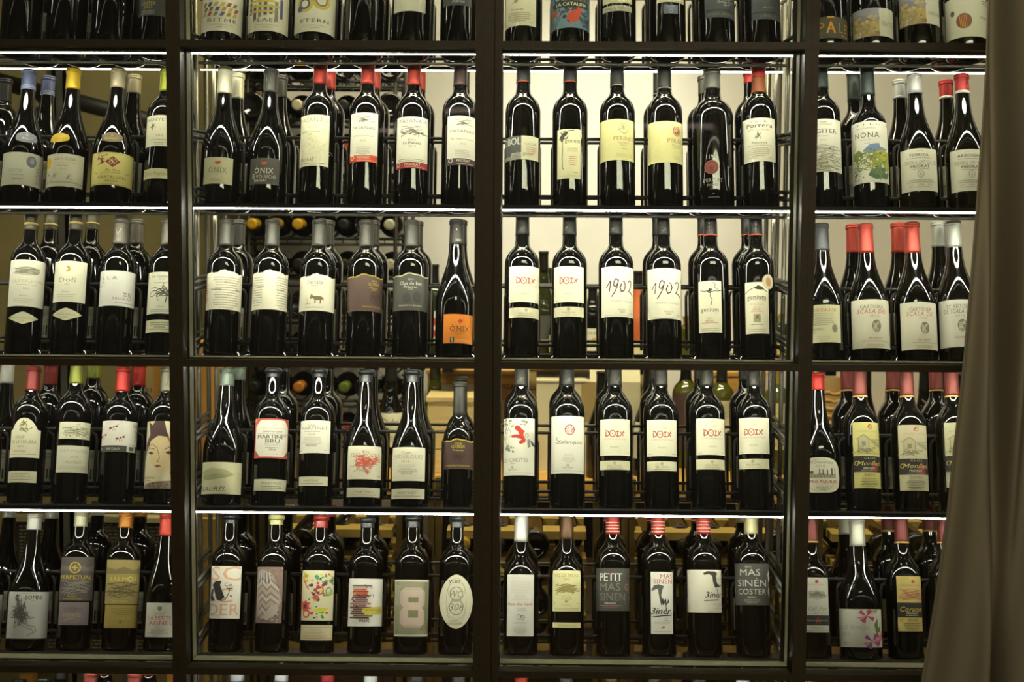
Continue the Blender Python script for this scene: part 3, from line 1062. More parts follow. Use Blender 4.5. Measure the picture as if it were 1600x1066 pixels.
def pas(name, band):
    return [('H', .2, .06, .8, .14, 5, .6, '8f8b76', 3), ('V', .5, .17, .3, .04, 12, .7, '6a6656', 4), ('T', 'PASANAU', .5, .31, 4.6, '5a5648', .8, 'sw'), ('T', name, .5, .47, 2.8, GRY, .7), ('T', '2012', .5, .57, 2.6, GRY, .18), ('M', .5, .70, .5, 5, 2.6, 'b0ab94'), ('R', 0, .865, 1, 1, band), ('T', 'PRIORAT', .52, .91, 4, 'e6d8b8', .42), ('M', .6, .965, .66, 1, 2, 'd8b898'), ('E', .13, .91, 3, 3, 'e6d8b8', 1)]
CAPT = ('T', 'PASANAU', .5, .5, 4, 'f0d8c8', .8, 'b')
bottle(1, 'B', 493, 88, 'tall', ('ba3a2a', 130), [(467, 514, 179, 259, 'e4e0bc', '', [('T', 'PASANAU', .5, .10, 6.2, '8a8670', .9, 'sw'), ('T', '2011', .42, .24, 2.4, GRY, .1), ('T', 'FINCA TORRENTA', .48, .33, 3, '6a6656', .7), ('T', '2008', .42, .38, 2.6, GRY, .15), ('M', .42, .47, .1, 1, 2, GRY), ('M', .42, .57, .1, 1, 2, GRY), ('V', .5, .62, .5, .3, 24, .5, 'd2cc9c', 4), ('T', 'PRIORAT', .35, .875, 5, '6a6656', .44), ('M', .5, .94, .9, 1, 2, GRY)])], 'red-capped tall bottle, cream map-like label', capart=(482, 510, 121, 128, None, '', [CAPT]))
bottle(1, 'B', 569, 88, 'tall', ('ba3a2a', 130), [(548, 590, 175.7, 252.5, 'e6e3cc', '', pas('La Morera de Montsant', 'd8522c'))], 'red-capped tall bottle, label with orange bottom band', capart=(556, 586, 121, 128, None, '', [CAPT]))
bottle(1, 'B', 642, 88, 'tall', ('ba3a2a', 132), [(620, 668, 182, 262.6, 'e6e3cc', '', [('T', 'PASANAU', .5, .085, 5.4, '5a5648', .78, 'sw'), ('H', .15, .17, .85, .26, 6, .6, '8f8b76', 3), ('V', .5, .31, .38, .06, 22, .8, '5a5648', 4), ('T', 'Finca', .5, .45, 2.6, INK, .2), ('T', 'La Planeta', .5, .51, 4, INK, .5, 'sb'), ('T', '2013', .5, .575, 3, GRY, .2), ('M', .15, .76, .1, 1, 2, GRY), ('M', .5, .82, .9, 2, 2.6, GRY), ('R', 0, .88, 1, 1, '9c2c24'), ('T', 'PRIORAT', .52, .925, 4.2, 'e6d8b8', .44), ('M', .6, .97, .6, 1, 2, 'd8a898'), ('E', .11, .925, 3, 3, 'e6d8b8', 1)])], 'red-capped tall bottle, label with dark red band', capart=(628, 660, 121, 128, None, '', [CAPT]))
bottle(1, 'B', 716, 88, 'tall', ('5e4640', 133), [(699, 743, 181, 258, 'e6e3cc', '', pas('El Vell Coster', '4a3434'))], 'brown-capped tall bottle, label with dark brown band', back=None)
KC = ('45433f', 127, 'flat', ((0, .035, 'c2502c'),))
bottle(1, 'C', 816, 90, 'tall', KC, [(787, 841, 212, 249, '50504a', '', [('R', .52, 0, 1, 1, 'cfcba8'), ('R', 0, .84, .52, 1, '8f8c78'), ('T', 'DBOL', .26, .22, 11, 'd6d4c4', .5, ''), ('T', 'LICOR', .76, .34, 3.4, '6a6656', .3), ('M', .78, .46, .3, 4, 3, 'b0705c'), ('T', 'genium', .42, .74, 6.5, 'd6d4c4', .30), ('T', 'genium', .68, .74, 6, '7a5c4c', .24)])], 'black-capped tall bottle, half grey half cream label', rear=False)
bottle(1, 'C', 890.5, 90, 'tall', KC, [(871, 907, 201.5, 279, 'e0dcae', '', [('L', [(.20, .06), (.5, .035), (.72, .02)], 1.2, '4a463a'), ('P', [(.12, .16), (.25, .08), (.5, .05), (.42, .13), (.3, .17), (.26, .27), (.17, .24)], '3f3c34'), ('V', .26, .16, .16, .07, 9, 1, '3f3c34', 2), ('L', [(.22, .2), (.25, .4), (.23, .6), (.25, .78), (.3, .81)], 1.3, '5a5648'), ('T', 'genium', .66, .235, 6, '4a463a', .62), ('T', 'COSTERS', .66, .40, 2.8, 'b0705c', .42), ('T', 'DE VI NOSTRA', .66, .445, 2.2, GRY, .42), ('M', .66, .55, .34, 5, 3.2, 'c08070'), ('M', .8, .87, .2, 1, 2.4, 'b0705c'), ('M', .5, .94, .8, 1, 2, 'c8a890')])], 'narrow cream label with tall black plant sprig', rear=False)
PE = [('L', [(.05, .95), (.25, .6), (.5, .5), (.35, .2)], .5, 'ece8b8'), ('R', .34, 0, .345, 1, 'c9c498')]
bottle(1, 'C', 965, 90, 'tall', ('45453f', 133, 'flat', ((.0, .03, '8a8a7c'),)), [(938, 990, 186, 250, 'dcd693', '', PE + [('E', .68, .22, 7, 8, '8f9070', 1), ('V', .68, .22, .1, .08, 8, .8, '8f9070', 3), ('T', 'PERINET', .70, .47, 5.8, '9a6c50', .54), ('T', 'PRIORAT', .68, .58, 2.6, GRY, .28), ('M', .68, .63, .2, 1, 2, GRY), ('T', '2006', .7, .72, 2.6, GRY, .16), ('M', .7, .85, .5, 2, 3, 'c0b888')])], 'bottle with yellow-cream label and green seal', rear=False)
bottle(1, 'C', 1040, 90, 'tall', ('45453f', 137, 'flat', ((.0, .03, '8a8a7c'),)), [(1013, 1066, 189, 253.6, 'dcd693', '', PE + [('E', .76, .23, 7, 8, '9c4a34'), ('E', .76, .23, 5, 6, 'd0b88c', 1), ('V', .76, .23, .07, .06, 6, .9, 'd0b88c', 3), ('T', 'PERINET', .78, .47, 6, '9a6c50', .50), ('T', 'PRIORAT', .76, .58, 2.6, GRY, .25), ('M', .74, .63, .2, 1, 2, GRY), ('M', .8, .85, .3, 2, 3, 'c0b888')])], 'bottle with yellow-cream label and rust-red seal')
wax = bottle(1, 'C', 1116, 107, 'bord', ('77756a', 137), [(1100.6, 1122.8, 250, 272, '8a4434', 'oval', [('E', .5, .5, 8, 8, '6c3226', 1.4), ('V', .5, .55, .25, .2, 10, 1.2, '6c3226', 5), ('L', [(.5, .78), (.5, .4)], 1.6, '6c3226')])], 'broad unlabelled bottle with red wax seal', R=.0428,
             bodyart=(1095, 1135, 240, 312, None, '', [('T', '1194', .42, .065, 6.5, 'b8b4a8', .36, 'sb'), ('T', 'PERINET', .48, .575, 5.5, 'b8b4a8', .72), ('T', 'PRIORAT', .46, .68, 3.6, '9a9688', .4), ('T', '2006', .46, .76, 3, '9a9688', .18), ('M', .5, .86, .1, 1, 2, '9a9688'), ('M', .5, .94, .5, 1, 2, '9a9688')]))
bottle(1, 'C', 1190, 99, 'bord', ('c8352a', 119.5), [(1162, 1211, 184, 252, 'e8e4c8', '', [('T', 'Cims de', .52, .08, 4, '6a6656', .44), ('T', 'Porrera', .52, .17, 7, '4a4a48', .74, 'sb'), ('T', '2011 CLASSIC', .5, .27, 2.8, 'a87a5c', .66), ('V', .5, .42, .1, .08, 12, .8, '5a5648', 3), ('T', 'Priorat', .52, .57, 4.2, '5a5648', .42), ('M', .5, .63, .8, 1, 2, GRY), ('M', .5, .69, .62, 5, 3, 'a8a48c'), ('T', '750 ml', .36, .92, 2.4, GRY, .2), ('T', '14 vol', .84, .925, 2.4, 'c05a3c', .16)])], 'red-capped bottle, cream label with small crest', neck=(1170, 1210, 119.5, 143, '7a3c12'))
GC = '46534c'
bottle(1, 'D', 1289.5, 97, 'tall', (GC, 137, 'flat'), [(1261, 1315, 185.6, 268, 'dcdac6', '', [('V', .42, .05, .1, .03, 5, .6, GRY, 2), ('T', 'LA CONRERIA', .45, .10, 2.6, '8f8b76', .46), ('T', 'IUGITER', .46, .23, 6.6, '4a4a44', .68), ('T', 'Priorat', .45, .32, 2.6, GRY, .24, 'i'), ('T', '2013', .45, .40, 2.2, 'b0705c', .14), ('H', .02, .5, .98, .68, 9, .7, '85836c', 2), ('P', [(.2, 1), (.42, .62), (.5, .62), (.62, 1)], 'b8b49a'), ('H', .02, .7, .98, .98, 12, .8, '76745f', 4), ('D', .05, .55, .95, .97, 40, 1.4, ['8f8d74', '6a6856'], 4)])], 'green-capped bottle, label with grey valley engraving')
nona = [('P', [(.35, .48), (.5, .38), (.7, .36), (.72, .42), (.92, .45), (.75, .50), (.5, .52)], '6f84a4'), ('P', [(.08, .60), (.12, .5), (.25, .46), (.36, .52), (.34, .60), (.2, .64)], '6f8440'), ('P', [(.5, .62), (.58, .5), (.8, .46), (.97, .5), (.97, .8), (.7, .78)], 'b3b03c'), ('P', [(.45, .88), (.55, .74), (.75, .72), (.97, .84), (.92, .92), (.6, .95)], '4c6c4c'), ('L', [(.22, .62), (.24, .78)], 1.4, '6a5a34'), ('P', [(.4, .76), (.48, .58), (.6, .78)], 'd8d0b0'), ('V', .5, .68, .46, .22, 40, 1.0, '7a8844', 4), ('D', .1, .46, .95, .92, 44, 2.6, ['5c7844', '8c9c3c', '4c6870', 'c4b034', 'd8d4c0', '7c6c44'], 7), ('D', .05, .86, .3, .95, 5, 1.6, ['9c6c50'], 3)]
bottle(1, 'D', 1363, 99, 'long', (GC, 148, 'flat'), [(1329, 1389.5, 189, 285, 'dcdac6', '', nona + [('T', 'LA CONRERIA', .42, .115, 2.6, '8f8b76', .42), ('T', 'NONA', .44, .225, 8, '4a4a44', .55, 'sw'), ('T', 'Priorat', .42, .305, 2.6, GRY, .2, 'i'), ('M', .44, .36, .14, 1, 2, GRY)])], 'green-capped bottle, label painted with green garden')

def torroja(nm, w):
    return [('T', 'L INA DE', .5, .05, 2, GRY, .2), ('T', nm, .5, .15, 4.2, '3a3a36', w, 'sb'), ('M', .5, .22, .62, 1, 2, GRY), ('T', 'TERROIR AL LIMIT SOC. LDA.', .54, .325, 6, '8a887c', .86, ''), ('T', 'PRIORAT', .52, .42, 4.2, '3a3a36', .46, 'sb'), ('M', .52, .48, .5, 1, 2, GRY), ('E', .53, .60, 4.5, 5.5, '8a887c', .9), ('T', 'A', .53, .60, 6, '8a887c', .07), ('M', .52, .74, .74, 2, 3, GRY), ('T', '2012', .30, .855, 2.4, 'b0503c', .11), ('T', '13900', .52, .855, 2.4, 'b0503c', .14), ('T', '13.5', .74, .855, 2.4, 'b0503c', .11), ('M', .5, .9, .5, 1, 2, GRY)]
bottle(1, 'D', 1438, 114, 'burg', ('cdccc4', 144.5, 'lip', ((.0, .14, '8a8c88'),)), [(1408, 1464, 232, 298, 'dcd8be', '', torroja('TORROJA', .46))], 'white-capped sloping bottle, squarish cream letterpress label')
bottle(1, 'D', 1513, 114, 'burg', ('bf3230', 144.5, 'lip', ((.0, .14, 'b8b4a8'),)), [(1485.5, 1541, 233, 298, 'd6d2b8', '', torroja('ARBOSSAR', .6))], 'red-capped sloping bottle, squarish cream letterpress label')

# ---------------------------------------------------------------- third shelf
DC = '48463e'
bottle(2, 'A', 34, 326, 'tall', ('6b6650', 359, 'flat', ((.25, .35, 'a8924c'),)), [(14.5, 69, 406, 478.6, 'dcdac4', '', [('E', .5, .24, 20, 7, 'b4b098'), ('H', .14, .17, .86, .30, 8, .9, '76725c', 3), ('T', 'GRATALLOPS', .5, .46, 4.4, 'b3a678', .76), ('M', .5, .53, .5, 1, 2.4, 'b8ac84'), ('T', '2012', .5, .62, 2.6, 'a0604c', .14), ('T', 'Priorat', .45, .77, 2.8, '9a9070', .2, 'i'), ('M', .45, .83, .5, 3, 3, 'c4bea0')]),
    (13.6, 59, 486.5, 506.5, 'd8d4ae', 'diamond', [('T', 'Alvaro Palacios', .5, .5, 2.8, 'a8986c', .66, 'i'), ('M', .5, .68, .14, 1, 2, GRY)])], 'cream label with oval hill over rhombus label')
bottle(2, 'A', 105, 326, 'tall', ('6b6650', 358.6, 'flat', ((.3, .4, 'a8924c'),)), [(84, 134.5, 407.7, 471.5, 'e2e0c6', '', [('P', [(.44, .14), (.5, .10), (.54, .18), (.54, .24), (.46, .27), (.42, .24), (.49, .21)], 'b89c3c'), ('T', 'Dofí', .48, .46, 6.5, 'a08c5c', .46, 's'), ('T', '2017', .48, .57, 2.8, GRY, .14), ('T', 'Priorat', .45, .75, 2.8, '9a9070', .2, 'i'), ('M', .45, .81, .5, 2, 3, 'c4bea0')]),
    (82.7, 127.6, 480.7, 501, 'd8d4ae', 'diamond', [('T', 'Alvaro Palacios', .5, .5, 2.8, 'a8986c', .66, 'i'), ('M', .5, .68, .14, 1, 2, GRY)])], 'cream label with gold crescent over rhombus label')
bottle(2, 'A', 177, 340, 'bord', ('7f796a', 381), [(153, 212.8, 423, 478, 'e0dfd2', '', [('T', 'E L L A', .25, .21, 4.5, '5a5648', .46, ''), ('T', 'ELLA', .12, .32, 4, '8a8674', .16), ('T', 'ELLA', .09, .42, 4, '8a8674', .14), ('T', 'LA', .05, .53, 4, '8a8674', .06), ('T', '2015', .72, .66, 6.4, '5a4c44', .2, ''), ('T', 'PRIORAT', .62, .79, 4, '7a6c5c', .42, 'w'), ('M', .68, .90, .5, 1, 2.4, GRY), ('T', 'ELLA', .96, .25, 3.4, '8a8674', .06)])], 'white wraparound label with scattered letters', capart=(168, 194, 353, 377, None, '', [('V', .45, .45, .28, .4, 9, 1.3, 'd8d4c8', 5), ('L', [(.5, .95), (.42, .4), (.2, .1)], 1.4, 'd8d4c8'), ('L', [(.46, .6), (.75, .15)], 1.4, 'd8d4c8')]))
bottle(2, 'A', 253, 341, 'bord', ('7f796a', 382), [(229, 279, 424.8, 490, 'dedcc2', '', [('T', 'La Guinardera', .55, .10, 3.8, INK, .7, 'i'), ('T', '2014', .5, .17, 2.6, GRY, .15), ('M', .55, .25, .6, 1, 2, GRY), ('V', .62, .50, .34, .17, 26, .9, '5a5648', 3), ('L', [(.62, .74), (.66, .55), (.45, .4)], 1.4, '4a463a'), ('L', [(.66, .58), (.88, .36)], 1.2, '4a463a'), ('T', 'Priorat', .5, .83, 2.6, GRY, .2, 'i'), ('M', .5, .9, .7, 2, 2.6, GRY)]),
    (226, 277, 499.6, 519, 'dcd8b0', '', [('M', .5, .2, .6, 3, 3.4, GRY), ('M', .5, .72, .8, 1, 2.4, GRY)])], 'cream label with dark gnarled tree over band', capart=(245, 268, 353, 377, None, '', [('V', .45, .45, .28, .4, 9, 1.3, 'd8d4c8', 5)]), back=None)
txt = [('M', .22, .06 + .001, .36, 1, 3, 'f0ecd8')]
EST = [('M', .55, .16, .62, 13, 3.9, 'a09a84'), ('M', .04, .16, .1, 11, 3.9, 'c0705c'), ('T', 'MILLENAR', .6, .30, 2.6, 'b0402c', .22, 'b'), ('T', 'barcelona', .3, .475, 2.6, INK, .24, 'b'), ('T', 'vinyes', .85, .475, 2.6, INK, .2, 'b')]
EST2 = [('M', .20, .16, .32, 12, 3.9, 'a09a84'), ('M', .80, .16, .36, 13, 3.9, 'a09a84'), ('T', 'priorat', .3, .40, 2.6, INK, .16, 'b'), ('T', 'barcelona', .74, .475, 2.6, INK, .2, 'b'), ('T', 'MIL', .9, .30, 2.6, 'b0402c', .1, 'b'), ('T', 'LEN', .04, .34, 2.6, 'b0402c', .08, 'b')]
bottle(2, 'B', 345, 341, 'bord', ('605e54', 383.5), [(323, 379, 423, 483.4, 'e6e2c8', 'torn', EST)], 'torn-edged cream label, one block of text', R=.0376, back='d0ccb0')
bottle(2, 'B', 417.6, 341.5, 'bord', ('605e54', 384), [(393.4, 452.5, 423, 483.4, 'e6e2c8', 'torn', EST2)], 'torn-edged cream label, two text columns', R=.0376, rear=False)
bottle(2, 'B', 492, 343, 'bord', ('605e54', 384), [(467, 525.5, 429, 485.4, 'e6e2c8', 'torn', [('T', '2015', .45, .10, 2.4, GRY, .1), ('T', "l'estaca", .45, .21, 5.5, '4a463a', .34, 's'), ('T', 'PRIORAT', .45, .31, 2.4, GRY, .18), ('P', [(.36, .60), (.37, .54), (.40, .56), (.42, .60), (.58, .60), (.64, .64), (.64, .72), (.625, .72), (.62, .68), (.59, .70), (.58, .80), (.555, .80), (.56, .71), (.48, .71), (.47, .80), (.445, .80), (.45, .70), (.41, .66), (.37, .68), (.34, .66)], '7a6c4c'), ('L', [(.29, .66), (.29, .80)], .8, 'b0a060'), ('L', [(.25, .81), (.35, .81)], 1.2, 'a09c74'), ('M', .45, .90, .46, 1, 2.4, GRY)])], 'torn-edged cream label with little brown donkey', R=.0376, back='d0ccb0')
bottle(2, 'B', 567, 343, 'bord', ('5c584c', 385), [(541.5, 597.7, 429.5, 486, '584339', 'torn', [('T', '2013', .70, .16, 3, 'c9b83a', .12), ('T', 'LO MON', .70, .25, 4.8, 'c9b83a', .24), ('T', 'Priorat', .70, .35, 3.2, 'c9b83a', .18), ('T', 'DOQ', .70, .41, 2, 'c9b83a', .1), ('V', .72, .62, .12, .14, 14, 1.6, '3e2e28', 5), ('E', .72, .62, 7, 9, '46342c', 2.5), ('T', 'Handcrafted in Barcelona', .68, .87, 2.4, 'c9b83a', .44)] + [('L', [(i / 14, .035 + .018 * math.sin(i / 14 * 9) + .014 * math.sin(i / 14 * 23 + 1) - .035 * math.exp(-((i / 14 - .5) / .13) ** 2)) for i in range(15)], 1.3, 'c9b83a')])], 'torn-edged brown label with gold lettering', R=.0376)
bottle(2, 'B', 639, 343, 'bord', ('5c5a50', 385), [(614, 669, 428, 485, '48463e', 'torn', [('T', '2014', .5, .15, 3, 'b8b6a4', .12), ('T', 'Clos de bisi', .5, .255, 5, 'd0cebc', .48), ('T', 'Priorat', .5, .355, 3.6, 'd0cebc', .3), ('T', 'DOQ', .5, .42, 2, 'b8b6a4', .1), ('E', .64, .63, 6.5, 9.5, '35342e'), ('E', .42, .66, 6.5, 8, '3b3a34'), ('T', 'Handcrafted in Barcelona', .5, .86, 2.6, 'd0cebc', .52)] + [('L', [(i / 14, .035 + .018 * math.sin(i / 14 * 9) + .014 * math.sin(i / 14 * 23 + 1) - .035 * math.exp(-((i / 14 - .5) / .13) ** 2)) for i in range(15)], 1.6, 'c4c494')])], 'torn-edged charcoal label with two dark heads', R=.0376)
bottle(2, 'B', 710, 343, 'burg', ('46443c', 382), [(693, 738, 491, 536.4, 'ea8a22', '', [('P', [(.45, .24), (.5, .15), (.56, .19), (.62, .17), (.58, .28), (.5, .32)], 'c04422'), ('T', 'ÒNIX', .52, .50, 8, '5a3c14', .62, 'sw'), ('T', 'PRIORAT', .5, .64, 3, 'a86a24', .36), ('M', .5, .70, .2, 1, 2, 'a86a24'), ('R', .22, .80, .34, .98, '2e2d2a'), ('T', 'S', .28, .89, 6, 'e6e2c8', .06), ('T', 'SELECCIO', .62, .90, 3.4, 'f0c88c', .5)])], 'sloping bottle with bright orange square label', R=.0418, back=None, capart=(706, 730, 348, 380, None, '', [('T', 'S', .62, .34, 15, 'd6d4c4', .26, 'sb'), ('T', 'a', .36, .3, 5, 'd6d4c4', .1), ('T', 'ONIX', .55, .85, 3.6, 'd6d4c4', .5, 'w')]))

def doix(yr, cx=.5):
    q = lambda u: .23 + (u - .25) * .83
    its = [('E', .55, .13, 3.6, 3.6, 'ccc8ac', 1.2), ('T', yr, .55, .225, 2.8, 'a8a48c', .16),
            ('L', [(.27, .35), (.27, .48), (.36, .45), (.40, .40), (.34, .33), (.25, .31)], 1.5, 'a83424'), ('E', .50, .40, 4.3, 5.0, 'a83424', 1.3), ('E', .50, .40, 1, 1, 'a83424'), ('L', [(.63, .34), (.72, .34)], 1.5, 'a83424'), ('L', [(.675, .34), (.675, .47)], 1.5, 'a83424'), ('L', [(.62, .47), (.73, .47)], 1.5, 'a83424'), ('L', [(.77, .35), (.88, .46)], 1.4, 'a83424'), ('L', [(.89, .34), (.76, .47)], 1.4, 'a83424'), ('L', [(.86, .33), (.91, .37)], 1.1, 'a83424'),
            ('T', 'COSTERS DE VINYES VELLES', .5, .55, 2.2, 'b0a08c', .66), ('T', 'PRIORAT', .5, .77, 2.6, 'a8a48c', .25), ('M', .12, .94, .14, 1, 2, 'b8a890'), ('M', .86, .94, .2, 1, 2, 'b8a890')]
    return [(i[0], [(q(u), v) for u, v in i[1]], i[2], i[3]) if i[0] == 'L' else ((i[0], q(i[1])) + i[2:] if i[0] == 'E' and i[-1] != 1.2 else i) for i in its]
DX = ('3c3b35', 366.5, 'flat')
EMB = [('E', .5, .5, 6.5, 7, '76746a', .9), ('V', .5, .5, .26, .28, 6, .9, '85837a', 3)]
bottle(2, 'C', 814.6, 330, 'tall', DX, [(795.5, 841.7, 415.8, 472, 'e8e5c8', '', doix('2013')), strip_lab(795.5, 841.7, 480.7, 496.5, 'e4e0ba', 'MAS DOIX')], 'cream label with red runes over narrow strip', rear=False, capart=(808, 826, 350, 366, None, '', EMB))
bottle(2, 'C', 889.5, 330, 'tall', DX, [(866, 912, 415.8, 472, 'e8e5c8', '', doix('2014')), strip_lab(866, 912, 479.3, 494.6, 'e4e0ba', 'MAS DOIX')], 'cream label with red runes over narrow strip', rear=False, capart=(876, 894, 350, 366, None, '', EMB))
n1902 = [('W', .5, .05, 2.2, GRY), ('T', 'MAS DOIX', .5, .10, 3, '8a8670', .26),
         ('L', [(.17, .42), (.25, .32), (.28, .29), (.27, .40), (.25, .50)], 1.5, '4a2424'), ('L', [(.47, .28), (.42, .24), (.37, .30), (.36, .38), (.40, .41), (.46, .34), (.48, .27), (.44, .42), (.38, .52), (.31, .60)], 1.6, '4a2424'), ('L', [(.56, .34), (.52, .42), (.55, .50), (.62, .48), (.66, .38), (.63, .30), (.59, .29)], 1.7, '4a2424'), ('L', [(.75, .30), (.80, .26), (.85, .29), (.83, .38), (.76, .49), (.82, .50), (.92, .56)], 1.7, '4a2424'),
         ('T', 'CENTENARY CARIGNAN', .56, .69, 2.4, '9a9480', .58), ('T', 'PRIORAT', .57, .86, 2.6, '8a8670', .2), ('T', '2009', .57, .905, 2.6, '6a6656', .12), ('M', .85, .92, .16, 1, 2, GRY), ('M', .5, .965, .86, 1, 2, 'b8b49c')]
bottle(2, 'C', 963, 332, 'tall', DX, [(940, 991.4, 416.4, 495, 'ebe8ce', '', n1902)], 'white label with large handwritten number', rear=False, capart=(949, 967, 352, 367, None, '', EMB))
bottle(2, 'C', 1038, 332, 'tall', DX, [(1012, 1064, 419, 498, 'ebe8ce', '', n1902)], 'white label with large handwritten number', capart=(1032, 1050, 352, 366, None, '', EMB), back=None)
GE = [('T', 'genium', 0, 0, 7, INK)]
GCAP = ('45433f', 367, 'flat', ((0, .05, 'c2502c'),))
VERT = [('T', 'g', .5, .93, 3.6, 'c0bcac', .3), ('T', 'e', .5, .76, 3.6, 'c0bcac', .3), ('T', 'n', .5, .60, 3.6, 'c0bcac', .3), ('T', 'i', .5, .45, 3.6, 'c0bcac', .1), ('T', 'u', .5, .30, 3.6, 'c0bcac', .3), ('T', 'm', .5, .12, 3.6, 'c0bcac', .36)]
bottle(2, 'C', 1113, 332, 'tall', GCAP, [(1092, 1127.4, 439, 519.6, 'e6e2c4', '', [('L', [(.10, .18), (.3, .20), (.55, .18), (.8, .20), (.99, .18)], 1.1, '3a3630'), ('V', .5, .20, .14, .05, 8, 1.2, '3a3630', 4), ('L', [(.63, .03), (.75, .07), (.68, .12), (.82, .16), (.9, .20)], .9, '4a463a'), ('L', [(.55, .20), (.52, .30), (.6, .36), (.54, .48)], 1.1, '4a463a'), ('T', 'genium', .5, .555, 6.6, '4a3c34', .74), ('M', .76, .62, .2, 1, 2, GRY), ('T', '2012', .5, .73, 2.4, 'a05a4c', .2), ('T', 'PRIORAT', .5, .775, 2.8, 'b0402c', .36), ('M', .5, .81, .7, 1, 2, 'c07a6c'), ('M', .5, .92, .8, 2, 2.8, 'b8a890')])], 'narrow cream label with black knotted twig', capart=(1104, 1112, 341, 364, None, '', VERT), back=None)
bottle(2, 'C', 1185, 333, 'tall', GCAP, [(1164.7, 1201, 440.8, 521.4, 'e6e2c4', '', [('L', [(0, .22), (.2, .15), (.45, .10), (.7, .11), (.95, .19)], 1.1, '3a3630'), ('P', [(.4, .12), (.55, .06), (.72, .09), (.82, .14), (.66, .15), (.5, .14)], '3a3630'), ('T', 'genium', .5, .29, 7, '4a3c34', .78), ('M', .8, .355, .2, 1, 2, GRY), ('T', 'ECOLOGIC', .5, .43, 3, 'a8a48c', .54, 'w'), ('T', '2012', .5, .49, 2.6, 'b05a4c', .24), ('T', 'PRIORAT', .5, .535, 3, 'b0402c', .36), ('M', .5, .57, .56, 1, 2, 'c07a6c'), ('R', .36, .62, .64, .78, 'a89c80'), ('V', .5, .70, .1, .05, 7, 1, '6a5c4c', 4), ('M', .5, .82, .56, 1, 2.4, GRY), ('M', .5, .91, .86, 2, 2.8, 'b8a890')]),
    (1190.7, 1207.5, 429, 452, 'c9bd9c', 'oval', [('E', .5, .5, 7, 9.6, 'e0d8bc', .9), ('E', .5, .5, 4.6, 7, 'b08458')])], 'narrow cream label with round gold medal', capart=(1177, 1185, 343, 366, None, '', VERT), back=None)

def cartoixa(a, b, col='b84434', yr='2012'):
    return [('T', a, .5, .15, 5.4, '6a6858', .52), ('T', b, .5, .245, 6.6, col, .66, 'siw'), ('T', yr, .54, .34, 3, GRY, .2, 'w'), ('E', .58, .545, 6.5, 9, '85836f'), ('V', .58, .545, .11, .12, 14, .9, 'cac6a8', 7), ('E', .58, .545, 6.5, 9, '6a6858', .9), ('T', 'PRIORAT', .56, .80, 3.6, 'a8503c', .3), ('M', .56, .85, .64, 1, 2.2, GRY), ('M', .56, .92, .4, 2, 2.6, 'b89c88')]
bottle(2, 'D', 1290, 348, 'burg', ('5f6262', 391), [(1262, 1313, 476, 535, 'd8d4ac', '', [('T', 'PRIOR SCALA DEI', .5, .14, 5, 'b04a38', .72, 'si'), ('M', .48, .22, .64, 7, 3, 'a8a48c'), ('T', '2014', .22, .53, 3, INK, .14), ('T', 'PRIORAT', .32, .65, 3.6, '6a6858', .34), ('T', 'DOQ', .22, .73, 2.6, GRY, .12), ('E', .8, .63, 4.6, 6.4, '85836f'), ('E', .8, .63, 3, 4.4, 'a8a68c', 1), ('M', .5, .84, .4, 3, 3, 'b8b49c')])], 'grey-capped bottle, small cream label, red heading')
bottle(2, 'D', 1360, 349, 'burg', ('cb4a38', 395), [(1331, 1391.5, 467.6, 543.7, 'dcd8c0', '', cartoixa('CARTOIXA', 'SCALA DEI'))], 'coral-capped sloping bottle, big label, oval seal', R=.0430)
bottle(2, 'D', 1434, 348, 'burg', ('cb4a38', 395), [(1407.5, 1464.5, 472, 546, 'dcd8c0', '', cartoixa('CARTOIXA', 'SCALA DEI'))], 'coral-capped sloping bottle, big label, oval seal', R=.0430)
bottle(2, 'D', 1500, 343, 'burg', ('b4b6aa', 386), [(1468, 1527, 468, 542, 'd6d4c2', '', [('T', 'EL DE VINYA NOSTRA', .54, .11, 2.6, GRY, .6)] + cartoixa('ST. ANTONI', 'DE SCALA DEI', '5a5848')[:-2])], 'silver-capped sloping bottle, cream label, oval seal', R=.0430)
# ---------------------------------------------------------------- fourth shelf
bottle(3, 'A', -35, 571, 'burg', ('c8c8bc', 608), [], 'sloping bottle cut off', counted=False, R=.0415)
bottle(3, 'A', 38, 571.7, 'bord', ('93281f', 610.7), [(16, 63, 653, 715, 'e0dcba', 'bell', [('V', .5, .16, .13, .09, 14, .9, '7a7a4c', 3), ('V', .5, .30, .18, .07, 14, .9, '7a7a4c', 5), ('T', 'FONT', .4, .49, 4.4, '6f6f4c', .28, 's'), ('T', 'DE LA FIGUERA', .5, .60, 5, '6f6f4c', .76, 's'), ('T', '2014', .44, .72, 3, GRY, .18), ('T', 'Priorat', .42, .84, 4, 'a8604c', .36, 's'), ('M', .5, .91, .86, 1, 2, GRY)]),
    (12, 57, 736, 754, 'dcd8b6', '', [('M', .5, .2, .6, 1, 2.4, GRY), ('T', 'CLOS FIGUERAS S.A.', .5, .45, 3, '8a8670', .62), ('M', .5, .72, .8, 1, 2.2, GRY)])], 'dark red cap, bell-topped cream label over band')
bottle(3, 'A', 107, 566, 'bord', ('8c9230', 599.7), [(92.7, 140.7, 659.5, 686, 'dedcbc', '', [('H', .08, .3, .96, .8, 9, .8, '85836c', 3), ('D', .1, .35, .95, .7, 22, 2, ['b0ac8c', '9c9878'], 4), ('D', .1, .8, .7, .9, 6, 1.6, ['a0604c'], 4), ('T', 'Clos', .55, .14, 2.6, GRY, .1, 'i')]), (88.5, 138, 696.6, 738.5, 'e0dec2', '', [('T', 'CLOS FIGUERES', .5, .20, 4.6, 'a8a894', .84, 's'), ('T', '2010', .5, .42, 3.2, 'b0a888', .2), ('T', 'PRIORAT', .5, .62, 4.2, 'b09c7c', .42), ('M', .5, .78, .9, 2, 3, 'c0bca0')])], 'lime-capped bottle with two stacked cream labels')
